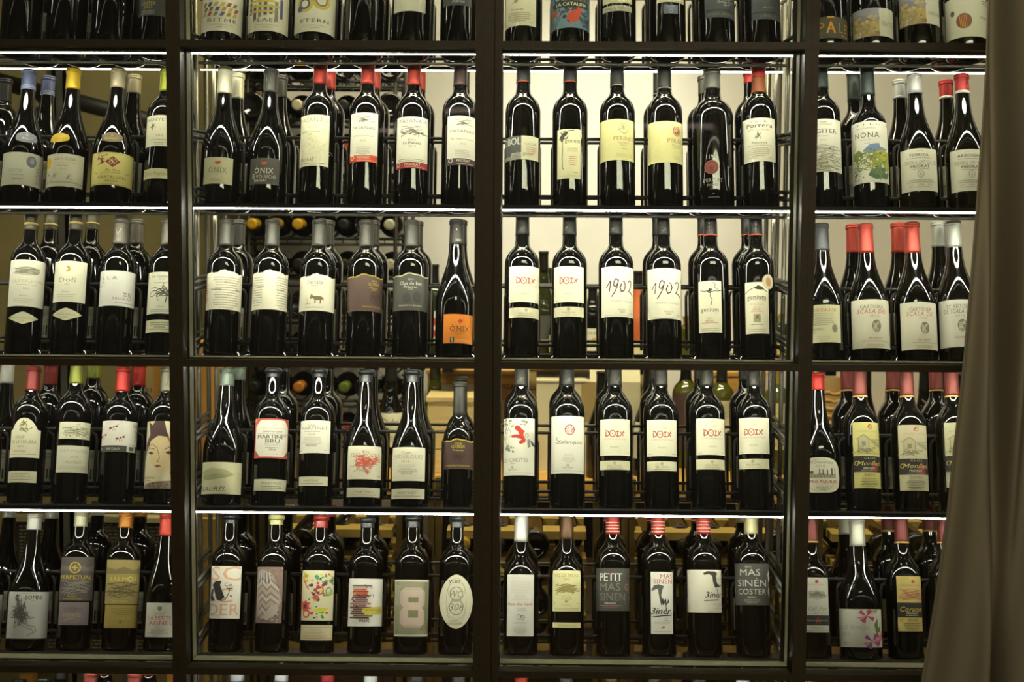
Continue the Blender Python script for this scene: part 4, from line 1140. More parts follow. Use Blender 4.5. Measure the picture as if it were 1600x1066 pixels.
ant = lambda u, v: [('E', u, v, 2.6, 1.5, '8a2c1c'), ('E', u + .07, v - .03, 1.7, 1.2, '8a2c1c'), ('E', u + .13, v - .06, 2.1, 1.6, '8a2c1c'), ('L', [(u - .03, v + .09), (u, v)], .6, '6a3c2c'), ('L', [(u + .05, v + .1), (u + .05, v)], .6, '6a3c2c'), ('L', [(u + .11, v + .08), (u + .08, v)], .6, '6a3c2c'), ('L', [(u + .17, v - .13), (u + .13, v - .06)], .6, '6a3c2c')]
bottle(3, 'A', 180.5, 573, 'bord', ('c42a20', 612), [(158, 215, 657.6, 706, 'e0dccc', '', ant(.29, .24) + ant(-.01 + .05, .52) + ant(.45, .58) + [('M', .88, .10, .2, 2, 3, 'b0604c'), ('T', '2014', .9, .33, 3.4, GRY, .14), ('M', .9, .42, .1, 5, 2.6, GRY), ('M', .8, .76, .2, 1, 2, GRY), ('R', 0, .80, 1, 1, '45433c'), ('T', 'Vall Llach', .36, .90, 3.6, 'c8c6ba', .3, 'i'), ('M', .06, .90, .12, 1, 3, 'c8c6ba'), ('R', .66, .80, .88, 1, 'cfccb6'), ('R', .71, .83, .84, .96, '5a564a')])], 'red-capped bottle, white label with red ants')
face = [('R', 0, 0, 1, 1, 'd8cda6'), ('P', [(.12, 0), (.26, .06), (.36, .0), (.60, .0), (.66, .14), (.74, .24), (.5, .22), (.3, .30), (.12, .40), (.02, .60), (-.0, .5), (.04, .34), (.2, .20)], '4c3430'), ('P', [(.22, .30), (.45, .22), (.72, .24), (.88, .4), (.9, .6), (.82, .72), (.62, .77), (.46, .74), (.28, .62), (.18, .46)], 'dcc694'), ('P', [(.66, .23), (.98, .28), (1, .9), (.80, .76), (.9, .6), (.88, .42)], 'b07c4c'), ('L', [(.14, .40), (.3, .34), (.44, .40), (.52, .56), (.44, .60), (.52, .61)], .8, '7a5a48'), ('P', [(.16, .47), (.26, .45), (.36, .485), (.26, .50)], '5a4038'), ('L', [(.12, .43), (.22, .40), (.38, .42)], .9, '5a4038'), ('L', [(.64, .42), (.76, .38), (.92, .42)], .9, '5a4038'), ('P', [(.64, .46), (.76, .44), (.86, .47), (.76, .495)], '5a4038'), ('P', [(.38, .665), (.48, .65), (.58, .665), (.48, .69)], '8c4c3c'), ('P', [(0, 1), (.1, .93), (.4, .90), (.8, .88), (1, .84), (1, 1)], '8a7466'), ('D', .1, .92, .98, .99, 30, 1.6, ['5a4a48', 'b09c84'], 3), ('T', 'Galena', .22, .835, 4, '6a5644', .38, ''), ('M', .2, .88, .26, 1, 2, '8a7658')]
bottle(3, 'A', 251, 574, 'bord', ('7d7a62', 613), [(227, 276, 658, 763.6, 'd8cda6', '', face)], 'tall label painted with a long-haired face', back=None)
bottle(3, 'B', 345.6, 575, 'burg', ('7b8b7c', 602.7), [(315.6, 377, 722, 772, 'd8d4ac', '', [('P', [(.06, .3), (.3, .18), (.6, .24), (.78, .38), (.6, .5), (.3, .56), (.1, .58)], 'b4b488'), ('P', [(.06, .45), (.4, .36), (.76, .40), (.5, .5), (.2, .58)], 'a6a87a'), ('T', 'LAUREL', .35, .84, 7, '5a5a40', .52, 'i')])], 'green-grey cap, low label with faint olive leaf', R=.0435)
LIP = ('3c3f42', 589, 'wax')
bottle(3, 'B', 419, 576, 'bord', LIP, [(398.5, 453, 654, 716, 'cc5e4a', '', [('P', [(.20, .04), (.80, .04), (.95, .20), (.95, .80), (.80, .96), (.20, .96), (.05, .80), (.05, .20)], 'e8e6d4'), ('R', .20, .04, .8, .96, 'e8e6d4'), ('R', .05, .2, .95, .8, 'e8e6d4'), ('E', .5, .5, 20, 27, 'e8e6d4'), ('V', .05, .05, .04, .04, 4, .7, 'f0c8b0', 3), ('V', .95, .95, .04, .04, 4, .7, 'f0c8b0', 4), ('M', .5, .24, .6, 1, 2, 'c8b8a0'), ('T', 'GARNATXA I SAMSO', .5, .33, 2.8, '5a4a44', .48, 'b'), ('M', .5, .38, .76, 1, 1.6, GRY), ('T', 'MARTINET', .5, .46, 6, '5a5450', .76, 'b'), ('T', 'BRU', .5, .57, 6, '5a5450', .34, 'b'), ('T', 'PRIORAT', .5, .665, 4.4, 'b8b4a0', .38), ('M', .5, .73, .4, 1, 2, GRY), ('T', '2014', .5, .79, 3.2, '6a4a44', .16, 'b'), ('M', .5, .89, .3, 1, 2, 'c07a6c')]),
    (397, 447, 749, 767, 'dedabc', '', [('T', 'MARTINET', .5, .35, 3.6, '8a8670', .54, 's'), ('M', .5, .6, .6, 2, 2.6, GRY)])], 'white octagon label with coral corners over band', gl='black')
bottle(3, 'B', 492, 577, 'bord', LIP, [(469.5, 515.6, 657, 708, 'e8e6d4', '', [('T', 'Clos', .45, .14, 4, '8a8670', .22, 'i'), ('T', 'MARTINET', .5, .235, 4.6, '8a8670', .8, 's'), ('M', .45, .33, .5, 1, 2, GRY), ('T', '2014', .45, .42, 3.6, 'c8a07c', .2), ('M', .45, .52, .6, 6, 2.4, 'b4b098'), ('T', 'PRIORAT', .45, .77, 3.4, '8a8670', .3), ('M', .1, .92, .1, 1, 2, GRY), ('M', .85, .9, .12, 1, 2, GRY)]),
    (467, 512, 744.6, 759, 'e2dec0', '', [('T', 'MARTINET', .5, .45, 3, '8a8670', .5, 's'), ('M', .5, .72, .7, 1, 2.2, GRY)])], 'plain white text label over narrow white band')
bottle(3, 'B', 566, 578, 'burg', ('3c3f42', 598, 'wax'), [(543.4, 595.6, 697, 749, 'e2dec2', '', [('V', .5, .50, .32, .22, 60, .9, 'cf5a44', 5), ('V', .5, .72, .10, .14, 14, .8, 'cf5a44', 6), ('T', 'Els', .5, .17, 4, '8a7a6c', .16, 's'), ('T', 'ESCURCONS', .5, .27, 5, '9a7a6c', .78, 'sw'), ('T', '2014', .5, .42, 3.2, '9a5a4c', .2), ('M', .5, .60, .6, 1, 2, GRY), ('T', 'PRIORAT', .5, .74, 4, '9a8a78', .3), ('M', .12, .9, .12, 1, 2, GRY), ('M', .88, .9, .12, 1, 2, GRY)]),
    (542, 593.4, 762, 777, 'dedabc', '', [('T', 'MARTINET', .5, .45, 3.4, '7a7660', .5, 's'), ('M', .5, .72, .7, 1, 2.2, GRY)])], 'sloping bottle, label with red feathery heart', R=.0415)
bottle(3, 'B', 640, 578, 'burg', ('3c3f42', 598, 'wax'), [(613, 664, 699, 751.5, 'e4e0c4', '', [('T', 'Cami', .48, .16, 4, '8a8670', .26, 's'), ('T', 'PESSEROLES', .5, .27, 5, '9a9480', .82, 'sw'), ('M', .5, .34, .9, 1, 2, GRY), ('T', '2014', .45, .42, 3.6, 'b8604c', .2), ('M', .48, .52, .5, 3, 2.6, 'b4b098'), ('M', .5, .66, .6, 2, 2.6, 'a8a48c'), ('T', 'PRIORAT', .5, .77, 4, '8a8670', .3), ('M', .12, .9, .12, 1, 2, GRY), ('M', .88, .9, .12, 1, 2, GRY)]),
    (612, 663, 763.7, 779.5, 'dedabc', '', [('T', 'MARTINET', .5, .42, 3.4, '7a7660', .5, 's'), ('M', .5, .7, .8, 1, 2.2, GRY)])], 'sloping bottle, cream text label over narrow band', R=.0415)
bottle(3, 'B', 715, 598, 'long', ('4f4c44', 650), [(692.7, 739, 687, 733, '4b342e', 'torn', [('T', '2013', .50, .14, 3, 'c9b83a', .16), ('T', 'LO MON', .50, .24, 4.6, 'c9b83a', .34), ('T', 'Priorat', .50, .36, 3, 'c9b83a', .28), ('V', .5, .60, .16, .13, 14, 1.6, '382622', 5), ('T', 'Handcrafted in Barcelona', .5, .88, 2.4, 'c9b83a', .7)] + [('L', [(i / 14, .035 + .018 * math.sin(i / 14 * 9) + .014 * math.sin(i / 14 * 23 + 1) - .035 * math.exp(-((i / 14 - .5) / .13) ** 2)) for i in range(15)], 1.6, 'c9b83a')])], 'small half bottle with torn brown label', R=.0325)
DX3 = ('45443c', 604, 'flat')
bottle(3, 'C', 812.7, 560, 'tall', DX3, [(787, 835, 653.4, 743, 'e8e6d2', '', [('V', .2, .2, .2, .16, 10, .8, '8a8a7c', 3), ('D', .05, .02, .4, .16, 12, 3.4, ['a8a894', '8a8c7a'], 4), ('D', .55, .0, .75, .12, 8, 3, ['a8a894', '8a8c7a'], 8), ('D', .15, .48, .45, .60, 10, 3.2, ['a8a894', '8a8c7a'], 6), ('V', .12, .36, .14, .14, 8, .8, '8a8a7c', 9), ('P', [(.44, .15), (.5, .125), (.56, .14), (.62, .19), (.70, .23), (.66, .30), (.74, .36), (.70, .43), (.58, .46), (.54, .42), (.62, .37), (.48, .345), (.36, .34), (.34, .31), (.42, .29), (.56, .29), (.52, .23), (.45, .20)], 'c8382a'), ('P', [(.66, .26), (.78, .23), (.98, .24), (.98, .44), (.84, .42), (.72, .38)], 'd6d4c0'), ('E', .75, .30, 2.4, 2.6, '5a564a', .8), ('P', [(.76, .38), (.84, .36), (.86, .50), (.78, .52)], '8a8c7e'), ('P', [(.84, .38), (.98, .44), (1, .50), (.9, .48)], '4a4a44'), ('T', 'LES CRESTES', .42, .735, 5.6, '8a8a78', .74, 's'), ('M', .4, .79, .16, 1, 2, GRY), ('W', .38, .86, 2, GRY), ('T', 'MAS DOIX', .38, .90, 2.6, GRY, .24), ('M', .5, .95, .86, 1, 2, 'b8b49c')])], 'white label with red-crested bird and vines', capart=(806, 824, 585, 602, None, '', EMB))
bottle(3, 'C', 886, 560, 'tall', DX3, [(861.5, 913, 650, 740, 'ebe9d8', '', [('E', .52, .24, 7.2, 7.6, 'b04438', 1.3)] + [('L', [(.52 + .12 * math.cos(a), .24 + .072 * math.sin(a)), (.52 + .04 * math.cos(a + .3), .24 + .024 * math.sin(a + .3))], 1.1, 'b04438') for a in (0, .8, 1.7, 2.5, 3.4, 4.2, 5.1, 5.8)] + [('L', [(.24, .37), (.18, .40), (.26, .44), (.22, .48), (.17, .46)], .8, '6a6656'), ('T', 'Salanques', .55, .455, 5.4, '6a6656', .62, 'i'), ('T', '2015', .5, .68, 4.6, 'b8b4a0', .22, 'w'), ('M', .5, .73, .3, 3, 3, 'c8c4ac'), ('W', .48, .86, 2, GRY), ('T', 'MAS DOIX', .48, .90, 2.6, GRY, .24), ('M', .5, .95, .86, 1, 2, 'b8b49c')])], 'white label, red wheel seal, thin script', capart=(880, 897, 586, 602, None, '', EMB))
DZ = 'cream label with red runes over narrow strip'
for (x, l, r_, yt, yb, st, sb, yr) in ((961.5, 937.6, 984, 655, 711.7, 720, 734, '2007'), (1034, 1011, 1057, 656, 713, 721, 736, '2008'), (1107, 1088, 1132, 654, 711, 718, 733.7, '2009'), (1181.7, 1155, 1201.7, 652.7, 709, 717, 732.7, '2012')):
    bottle(3, 'C', x, 560, 'tall', DX3, [(l, r_, yt, yb, 'e8e5c8', '', doix(yr)), strip_lab(l, r_, st, sb, 'e4e0ba', 'MAS DOIX')], DZ, capart=(x + 1, x + 17, 586, 602, None, '', EMB))
bottle(3, 'D', 1283, 583, 'burg', ('cf3026', 609.5), [(1252, 1311, 715, 770, 'e0dcc4', 'round', [('E', .5, .5, 26, 25, 'b4b098', .8), ('T', 'Terra Dominicata', .48, .13, 4.4, '7a7664', .62, 'i'), ('T', '2014', .5, .24, 3.4, GRY, .2, 'iw'), ('L', [(.05, .30), (.10, .33), (.15, .35)], 1.4, '3a3630'), ('P', [(.14, .58), (.14, .50), (.30, .46), (.44, .47), (.46, .44), (.6, .44), (.62, .48), (.86, .46), (.86, .58)], 'a8a68c'), ('R', .28, .38, .36, .46, '5a5a48'), ('R', .48, .32, .50, .50, '4a4a3c'), ('R', .55, .34, .57, .50, '4a4a3c'), ('R', .64, .35, .665, .50, '4a4a3c'), ('R', .74, .30, .77, .50, '4a4a3c'), ('R', .82, .33, .845, .50, '4a4a3c')] + [('R', .18 + i * .065, .50, .20 + i * .065, .57, '76745f') for i in range(10)] + [('T', 'DOMUS AQUILAE', .5, .68, 4.6, 'b03c30', .76, 'b'), ('T', 'PRIORAT', .54, .86, 3.2, '7a7664', .24), ('M', .54, .91, .12, 1, 2, GRY)])], 'sloping bottle, large rounded white estate label', R=.0420)

def monlleo(c, gran, yr):
    return [('E', .55, .065, 3.2, 3.2, 'b04434', 1), ('V', .55, .065, .06, .02, 4, .9, 'b04434', 3), ('T', 'SANGENIS i VAQUE', .5, .135, 3, 'b09c74', .7), ('P', [(.14, .26), (.34, .20), (.52, .26), (.52, .40), (.14, .42)], 'bcb48c'), ('L', [(.10, .26), (.34, .19), (.56, .27)], 1, '7a7458'), ('L', [(.18, .26), (.18, .40)], .9, '7a7458'), ('L', [(.5, .27), (.5, .38)], .9, '7a7458'), ('R', .28, .29, .40, .36, '8f886a'), ('L', [(.55, .27), (.98, .26)], .9, '8f886a'), ('L', [(.55, .31), (.98, .31)], .8, '8f886a'), ('V', .35, .43, .3, .06, 24, .9, '8a8464', 5), ('V', .75, .33, .24, .05, 14, .8, '9a9474', 6)] + ([('T', 'GRAN RESERVA', .55, .475, 3, '7a7458', .7, 'w')] if gran else []) + [
        ('R', 0, .515, 1, .755, '26241f'), ('P', [(.5, .74), (.6, .62), (.68, .56), (.78, .64), (.86, .74)], '8c2c28'), ('T', 'CLOS', .52, .545, 2.8, 'c8c4b0', .36, 'w'), ('L', [(.10, .66), (.04, .64), (.06, .60), (.14, .59), (.20, .63)], .9, 'd0b85c'), ('T', 'Monlleó', .52, .625, 6.6, 'd6c274', .80, 'i'), ('T', 'PRIORAT', .5, .70, 3.2, 'd6d2bc', .38, 'b'), ('M', .5, .73, .6, 1, 1.6, 'c8c4b0'), ('T', yr, .5, .80, 3.6, '5a564a', .36, 'w'), ('M', .1, .79, .14, 1, 2, GRY), ('M', .5, .85, .6, 6, 2.4, '6a6656')]
bottle(3, 'D', 1350, 560, 'long', ('a04c44', 620.5, 'flat', ((0, .04, 'c8a85c'),)), [(1333.4, 1376, 660, 763, 'd2ca7c', '', monlleo(0, True, '2005')), (1372, 1380, 657, 675, '5a5a54', 'oval', [('E', .5, .5, 2.4, 5, 'a8a89c', .9)])], 'yellow estate label with black script band')
bottle(3, 'D', 1425, 560, 'long', ('a04c44', 620.5, 'flat', ((0, .04, 'c8a85c'),)), [(1404.6, 1449, 664, 767, 'c8bf9c', '', monlleo(0, False, '2005'))], 'beige estate label with black script band')
bottle(3, 'D', 1496, 560, 'long', ('a04c44', 620.5, 'flat', ((0, .04, 'c8a85c'),)), [(1477, 1521, 660.5, 762, 'c4c29c', '', monlleo(0, False, '2009'))], 'pale green estate label with black script band', back=None)

# ---------------------------------------------------------------- fifth shelf
bottle(4, 'A', -32, 800, 'burg', ('b8b8ac', 826), [(-60, 6, 929, 1000, 'b4b2a8')], 'sloping bottle cut off', counted=False, R=.0415)
bottle(4, 'A', 40, 801.6, 'burg', ('c4c4ba', 828), [(10.4, 77, 925, 998.4, 'bcbab2', '', [('M', .5, .03, .3, 1, 2, GRY), ('T', 'SOMNI', .58, .12, 6.5, '4a4640', .32, 'b'), ('M', .58, .18, .12, 1, 2.4, GRY), ('V', .35, .46, .16, .19, 110, .8, '4f4b44', 3), ('L', [(.26, .07), (.24, .14), (.30, .18), (.28, .28)], 2.6, '4f4b44'), ('V', .28, .16, .06, .1, 8, 1, '4f4b44', 4), ('L', [(.4, .66), (.5, .72), (.62, .74), (.66, .84), (.56, .90), (.5, .94)], .8, '5a564c'), ('L', [(.38, .68), (.48, .78), (.58, .80), (.62, .88)], .7, '5a564c'), ('L', [(.34, .68), (.2, .78)], .6, '5a564c')])], 'silver-capped sloping bottle, white label with drawn figure', R=.0425)
torres = lambda t, sc: [('P', [(0, .16), (.3, .22), (.5, .16), (.75, .24), (1, .14), (1, .32), (0, .32)], t), ('H', .02, .52, .98, .84, 10, 1, sc, 3), ('L', [(.1, .84), (.55, .52)], 1, sc), ('L', [(.2, .86), (.62, .52)], 1, sc), ('L', [(.3, .86), (.68, .54)], 1, sc), ('L', [(.4, .86), (.74, .56)], 1, sc)]
bottle(4, 'A', 114, 800, 'bord', ('c8c4a4', 823), [(94.5, 146, 870.8, 939, '56504c', '', torres('6f6662', '8a827c') + [('E', .45, .24, 8, 8, 'c9b040', 1.8), ('L', [(.45, .18), (.45, .30)], 1.8, 'c9b040'), ('L', [(.38, .24), (.52, .24)], 1.8, 'c9b040'), ('T', 'PERPETUAL', .48, .46, 6, 'c9b040', .84, 'sb'), ('T', '2012', .45, .585, 3, 'a89a5c', .16), ('T', 'PRIORAT', .42, .90, 2.6, 'c9b040', .24), ('M', .42, .95, .6, 1, 2, 'c9b040')]),
    (92, 138.5, 941, 977, '82757a', '', [('E', .5, .3, 4, 4, '6a6064', .8), ('M', .5, .26, .6, 2, 3, '6a6064'), ('T', 'TORRES', .46, .57, 4.4, 'b8a85c', .52, 'w'), ('V', .45, .75, .14, .06, 5, .7, 'b8a85c', 3), ('M', .5, .93, .84, 1, 2, '6a6064')])], 'purple-brown label with gold cross ring')
bottle(4, 'A', 185, 801, 'bord', ('c07c22', 825), [(165.7, 217.5, 875, 944, '9c8b54', '', torres('7a6c44', '5c5238') + [('R', 0, .72, 1, .74, '5c5238'), ('T', 'SALMOS', .5, .44, 6.4, 'd8c85c', .68, 's'), ('E', .66, .44, 4, 4, 'd8c85c', .9), ('T', '2011', .48, .58, 3, 'c8b45c', .14), ('T', 'PRIORAT', .44, .94, 3.6, 'c9b040', .36)]),
    (163.5, 214, 945.4, 982, 'a08c48', '', [('M', .5, .14, .6, 4, 3, '82723c'), ('T', 'TORRES', .5, .58, 4.2, 'b8a45c', .5, 'w'), ('W', .48, .72, 2.4, '6a5c34'), ('M', .5, .92, .84, 1, 2, '82723c')])], 'gold-capped bottle, olive-gold landscape label')
bottle(4, 'A', 250, 804, 'slim', ('cf4632', 838), [(228, 274, 942, 996, 'bfbdae', '', [('P', [(.42, .11), (.54, .11), (.54, .2), (.48, .25), (.42, .2)], '6a6c74'), ('M', .48, .26, .5, 1, 2, GRY), ('T', 'SALANQUES', .48, .32, 2.6, GRY, .3), ('T', 'LA PETITE', .48, .44, 5.8, 'b0483c', .68, 's'), ('T', 'AGNES', .50, .59, 6.6, 'b0483c', .70, 's'), ('T', '2017', .48, .715, 2.8, GRY, .16), ('T', 'PRIORAT', .47, .81, 3.8, '8a8678', .44), ('M', .47, .88, .7, 1, 2, GRY)])], 'red-capped slender bottle, white label, red lettering', rear=False)
bottle(4, 'B', 351.5, 805.5, 'bord', ('2f3134', 818.5, 'wax'), [(327.5, 376, 885, 966.8, 'e0dccc', '', [('T', 'SC', .52, .14, 22, 'd8a888', .9, ''), ('T', 'C', .5, .56, 22, 'd8a888', .5, ''), ('T', 'DER', .5, .83, 18, 'd8a888', .9, ''), ('P', [(.14, .36), (.26, .28), (.44, .28), (.40, .36), (.54, .60), (.42, .66), (.32, .64), (.20, .44)], '2a2824'), ('P', [(.06, .52), (.14, .44), (.2, .42), (.16, .56), (.26, .66), (.1, .67), (.04, .60)], '2a2824'), ('L', [(.44, .66), (.56, .63), (.64, .52), (.66, .42)], 1.2, '2a2824'), ('L', [(.58, .42), (.74, .42)], 1.2, '2a2824'), ('T', 'Co.', .64, .35, 6, '4a3c34', .24, 's'), ('E', .7, .57, 1.4, 1.4, '2a2824'), ('T', 'DORCE DE VALLE', .25, .945, 2.4, '8a8670', .36, '')])], 'label with black ampersand over pale orange letters')
swirl = [('R', 0, 0, 1, 1, '86706a'), ('P', [(.08, .1), (.3, .04), (.65, .12), (.82, .32), (.96, .6), (.8, .84), (.5, .96), (.1, .86), (.02, .5)], 'a89a90')] + [('L', [(.06 + .02 * i, .30 + .06 * i), (.34, .2 + .06 * i), (.5, .30 + .06 * i), (.62, .22 + .06 * i), (.88, .36 + .055 * i)], 1.0, ['3c3236', 'd8d0c8', '6a5450', 'c0a088'][i % 4]) for i in range(11)] + [('L', [(.2 + i * .045, .1), (.15 + i * .06, .3)], 1, ['d8d0c8', '4c4044'][i % 2]) for i in range(9)] + [('P', [(.3, .95), (.62, .7), (.84, .66), (.9, .76), (.7, .9)], 'b4a8a0'), ('D', .55, .02, .95, .16, 8, 2, ['b09c5c', '6a5450'], 5), ('D', .3, .92, .95, .99, 12, 1.8, ['d0c0a0', '5c4a46'], 6)]
bottle(4, 'B', 424, 805, 'bord', ('d6d28c', 820, 'wax'), [(399.4, 441, 886, 974, '86706a', '', swirl)], 'cream wax cap, mauve label with zebra swirls')
fest = [('D', .08, .08, .3, .22, 8, 4, ['b8c82c', 'cf5a3c'], 3), ('D', .5, .06, .98, .3, 20, 3.6, ['c8cc30', '3c8c84', '2c5c78', 'cf5a3c', '4c9c6c'], 4), ('L', [(.12, .2), (.3, .38)], 2, 'c8402c'), ('D', .3, .2, .95, .6, 34, 3.4, ['cf4a3c', '3c8c84', '2c4c6c', 'c8cc30', 'e0a0a0', '8c2c3c'], 5), ('E', .58, .40, 6, 6, 'cf4a3c', 2), ('E', .82, .42, 5, 6, '3c8c84', 1.6), ('E', .50, .54, 5, 4, 'cf5a4c'), ('E', .20, .72, 8, 8, 'cf4a3c'), ('E', .20, .72, 3.5, 3.5, '4c2c3c'), ('E', .24, .86, 6, 6, 'c8403c', 2.4), ('D', .4, .7, .8, .95, 16, 3, ['c8cc30', '3c8c6c', 'cf4a3c', '2c4c6c'], 8), ('P', [(.45, .80), (.6, .74), (.84, .76), (.7, .82), (.5, .84)], 'c8cc30')] + [('P', [(.12 + .085 * math.cos(a), .72 + .05 * math.sin(a)), (.2 + .21 * math.cos(a), .72 + .125 * math.sin(a)), (.2 + .18 * math.cos(a + .35), .72 + .11 * math.sin(a + .35))], 'cf4a3c') for a in (0.2, .9, 1.6, 2.5, 3.2, 4.0, 4.8, 5.5)]
bottle(4, 'B', 495, 807, 'bord', ('b8302a', 825, 'wax'), [(471, 521, 891.5, 970, 'dcd6b0', '', fest), (470, 519, 977, 1001, 'd8d2ac', '', [('R', .03, .12, .97, .15, 'c07a5c'), ('M', .5, .3, .3, 1, 2, 'c0906c'), ('T', 'LES PANTASTIQUES VUIT', .5, .5, 3, 'c0906c', .56), ('M', .5, .66, .8, 2, 2.6, 'c8a484'), ('R', .03, .88, .97, .91, 'c07a5c')])], 'red wax cap, colourful carnival collage label')
rs = random.Random(5)
collage = [('R', .16 + rs.uniform(-.05, .06), .13 + i * .042, .60 + rs.uniform(-.08, .08), .165 + i * .042, rs.choice(['b0402c', '5c4038', '8c7c70', 'c86c4c', '3c2c2c', 'd0b8a0', '786c74'])) for i in range(17)] + [('T', 'PRIORAT', .5, .36, 4.6, '4a3c38', .4, 'b'), ('T', '2011', .68, .27, 4.6, 'e0dcc4', .2, 'b'), ('D', .15, .12, .64, .8, 30, 2.2, ['b0402c', '3c2c2c', 'e0d8c4'], 9), ('P', [(.46, .62), (.94, .57), (.96, .72), (.90, .74), (.5, .76), (.42, .68)], 'c8bc4c'), ('T', 'VINYA CENTENARIA', .68, .66, 2.4, '7a6c2c', .4), ('T', 'vuit', .48, .87, 6, '6a5448', .24, 'b')]
bottle(4, 'B', 568.6, 808, 'bord', ('44474a', 825, 'wax'), [(542.7, 599, 904.5, 979, 'e2dfd4', '', collage)], 'white label with red brick-like type collage')
eight = [('R', .04, .035, .96, .965, '8a8a6c'), ('R', .2, .035, .8, .965, '94937a'), ('R', .04, .1, .24, .45, '9a9a80'), ('R', .7, .5, .96, .9, '80805f'),
         ('P', [(.34, .14), (.72, .14), (.82, .22), (.82, .42), (.74, .49), (.82, .56), (.82, .76), (.72, .84), (.34, .84), (.24, .76), (.24, .56), (.32, .49), (.24, .42), (.24, .22)], 'ccb8a8'), ('R', .43, .31, .65, .40, '84845f'), ('R', .43, .54, .65, .67, '84845f')] + [('L', [(.28 + .048 * i, .155), (.28 + .048 * (i + 1), .175)], .7, 'a08c80') for i in range(10)] + [('L', [(.28 + .048 * i, .825), (.28 + .048 * (i + 1), .805)], .7, 'a08c80') for i in range(10)] + [('L', [(.27, .22 + .03 * i), (.31, .235 + .03 * i)], .7, 'a08c80') for i in range(7)] + [('L', [(.79, .22 + .03 * i), (.75, .235 + .03 * i)], .7, 'a08c80') for i in range(7)] + [('L', [(.27, .56 + .03 * i), (.31, .575 + .03 * i)], .7, 'a08c80') for i in range(7)] + [('L', [(.79, .56 + .03 * i), (.75, .575 + .03 * i)], .7, 'a08c80') for i in range(7)]
bottle(4, 'B', 641, 807, 'bord', ('44474a', 825, 'wax'), [(616.5, 671, 906, 995, 'dad8c0', '', eight)], 'olive label with large pink numeral eight')
bottle(4, 'B', 711, 807, 'bord', ('44474a', 825, 'wax'), [(686.5, 739, 898, 983, 'dcd8bc', 'lozenge', [('E', .5, .5, 17, 37, 'a8a48c', .7), ('T', 'VUIT', .46, .13, 5.6, '5a564a', .28, 'b'), ('E', .5, .36, 10, 11, '85836f', 1.2), ('T', 'WC', .5, .36, 11, '85836f', .3, 'i'), ('E', .5, .60, 11, 12, '85836f', 1.2), ('T', '306', .5, .60, 11, '85836f', .32, 'i'), ('E', .5, .3, 14, 14, 'a8a48c', .8, ), ('E', .5, .66, 14, 14, 'a8a48c', .8), ('T', 'VINYA', .48, .855, 3, '5a564a', .18), ('T', 'CENTENARIA', .48, .90, 3, '5a564a', .34)])], 'lozenge-shaped cream label with two round monograms', rear=False)
bottle(4, 'C', 812.7, 800, 'long', ('d2d2cc', 847, 'flat'), [(792.5, 833.7, 898, 994.5, 'e0ded2', '', [('M', .5, .05, .7, 9, 3.2, 'd0cec0'), ('T', 'PRIORAT', .5, .36, 3, 'b8b4a4', .36), ('M', .5, .40, .7, 1, 2, 'c8c4b4'), ('T', "Mason d'en Cubells", .5, .48, 4, 'a83c4c', .9, 'sb'), ('T', '2005', .55, .57, 4.4, 'b0ac9c', .3), ('E', .45, .69, 3, 4, '9a968a', 1), ('E', .58, .70, 3, 3.4, '9a968a', 1), ('V', .52, .69, .1, .03, 6, .9, '8a867a', 4), ('T', 'Capafons-Osso', .5, .78, 2.6, '9a968a', .42), ('M', .5, .86, .5, 4, 2.6, 'b8b4a4')])], 'silver cap, tall narrow white label, red name')
bottle(4, 'C', 885, 800, 'long', ('7a5636', 843, 'flat'), [(863.7, 907, 891.7, 955.6, 'dcd8a4', '', [('T', 'MAS DE MASOS', .5, .12, 5.6, 'a89454', .88, 's'), ('T', '2004', .5, .22, 3.2, 'b0503c', .2), ('H', .1, .34, .9, .54, 9, 1.2, '8f8248', 3), ('V', .5, .46, .4, .1, 26, 1.0, '9a8c50', 4), ('T', 'Priorat', .5, .64, 3.2, 'a89c64', .26, 'i'), ('M', .5, .69, .4, 1, 2, 'b4a874'), ('V', .5, .76, .07, .04, 8, .9, 'a08c4c', 5), ('M', .5, .84, .3, 1, 2, 'b4a874'), ('M', .1, .80, .08, 1, 2.4, 'a07c4c'), ('M', .88, .80, .1, 1, 2.4, 'a07c4c'), ('M', .5, .92, .86, 2, 2.4, 'a89c64')]),
    (863.7, 907, 973, 981.5, 'd8d4a0', '', [('T', 'CAPAFONS-OSSO', .5, .55, 3.8, 'a8985c', .72, 's')])], 'brown-capped bottle, cream label with brown hills', capart=(876, 895, 835, 841, None, '', [('T', 's-Osso', .45, .5, 4.4, 'f0e0b0', .7, 'b')]))
REDS = ((.12, .15, 'e8d8cc'), (.26, .29, 'e8d8cc'), (.40, .43, 'e8d8cc'), (.54, .56, 'e8d8cc'))
RC = lambda y: ('c03a2c', y, 'flat', REDS)
bottle(4, 'C', 958, 800, 'bord', RC(835), [(931, 983.5, 888, 955, '45433c', '', [('T', 'PETIT', .46, .21, 12, 'd8d6cc', .54, 'b'), ('T', 'MAS', .44, .44, 12, '7a786e', .48, ''), ('T', 'SINEN', .5, .67, 12, '7a786e', .60, ''), ('R', .43, .12, .47, .155, 'b84434'), ('E', .86, .45, 4, 5, '8a887c', .9), ('M', .85, .45, .1, 2, 2.4, 'b84434'), ('T', 'PRIORAT', .45, .82, 2.6, 'd8d6cc', .26, 'b'), ('M', .45, .87, .56, 1, 2, '9a988c'), ('M', .45, .91, .36, 1, 2, 'b84434'), ('D', .02, .1, .98, .9, 9, .9, ['c8c6ba'], 6)])], 'red-capped bottle, black label, tall white letters')
sinen = [('P', [(.02, .30), (.14, .22), (.34, .20), (.56, .23), (.50, .28), (.44, .38), (.56, .52), (.40, .50), (.34, .36), (.30, .27), (.12, .30)], '5a5850')]
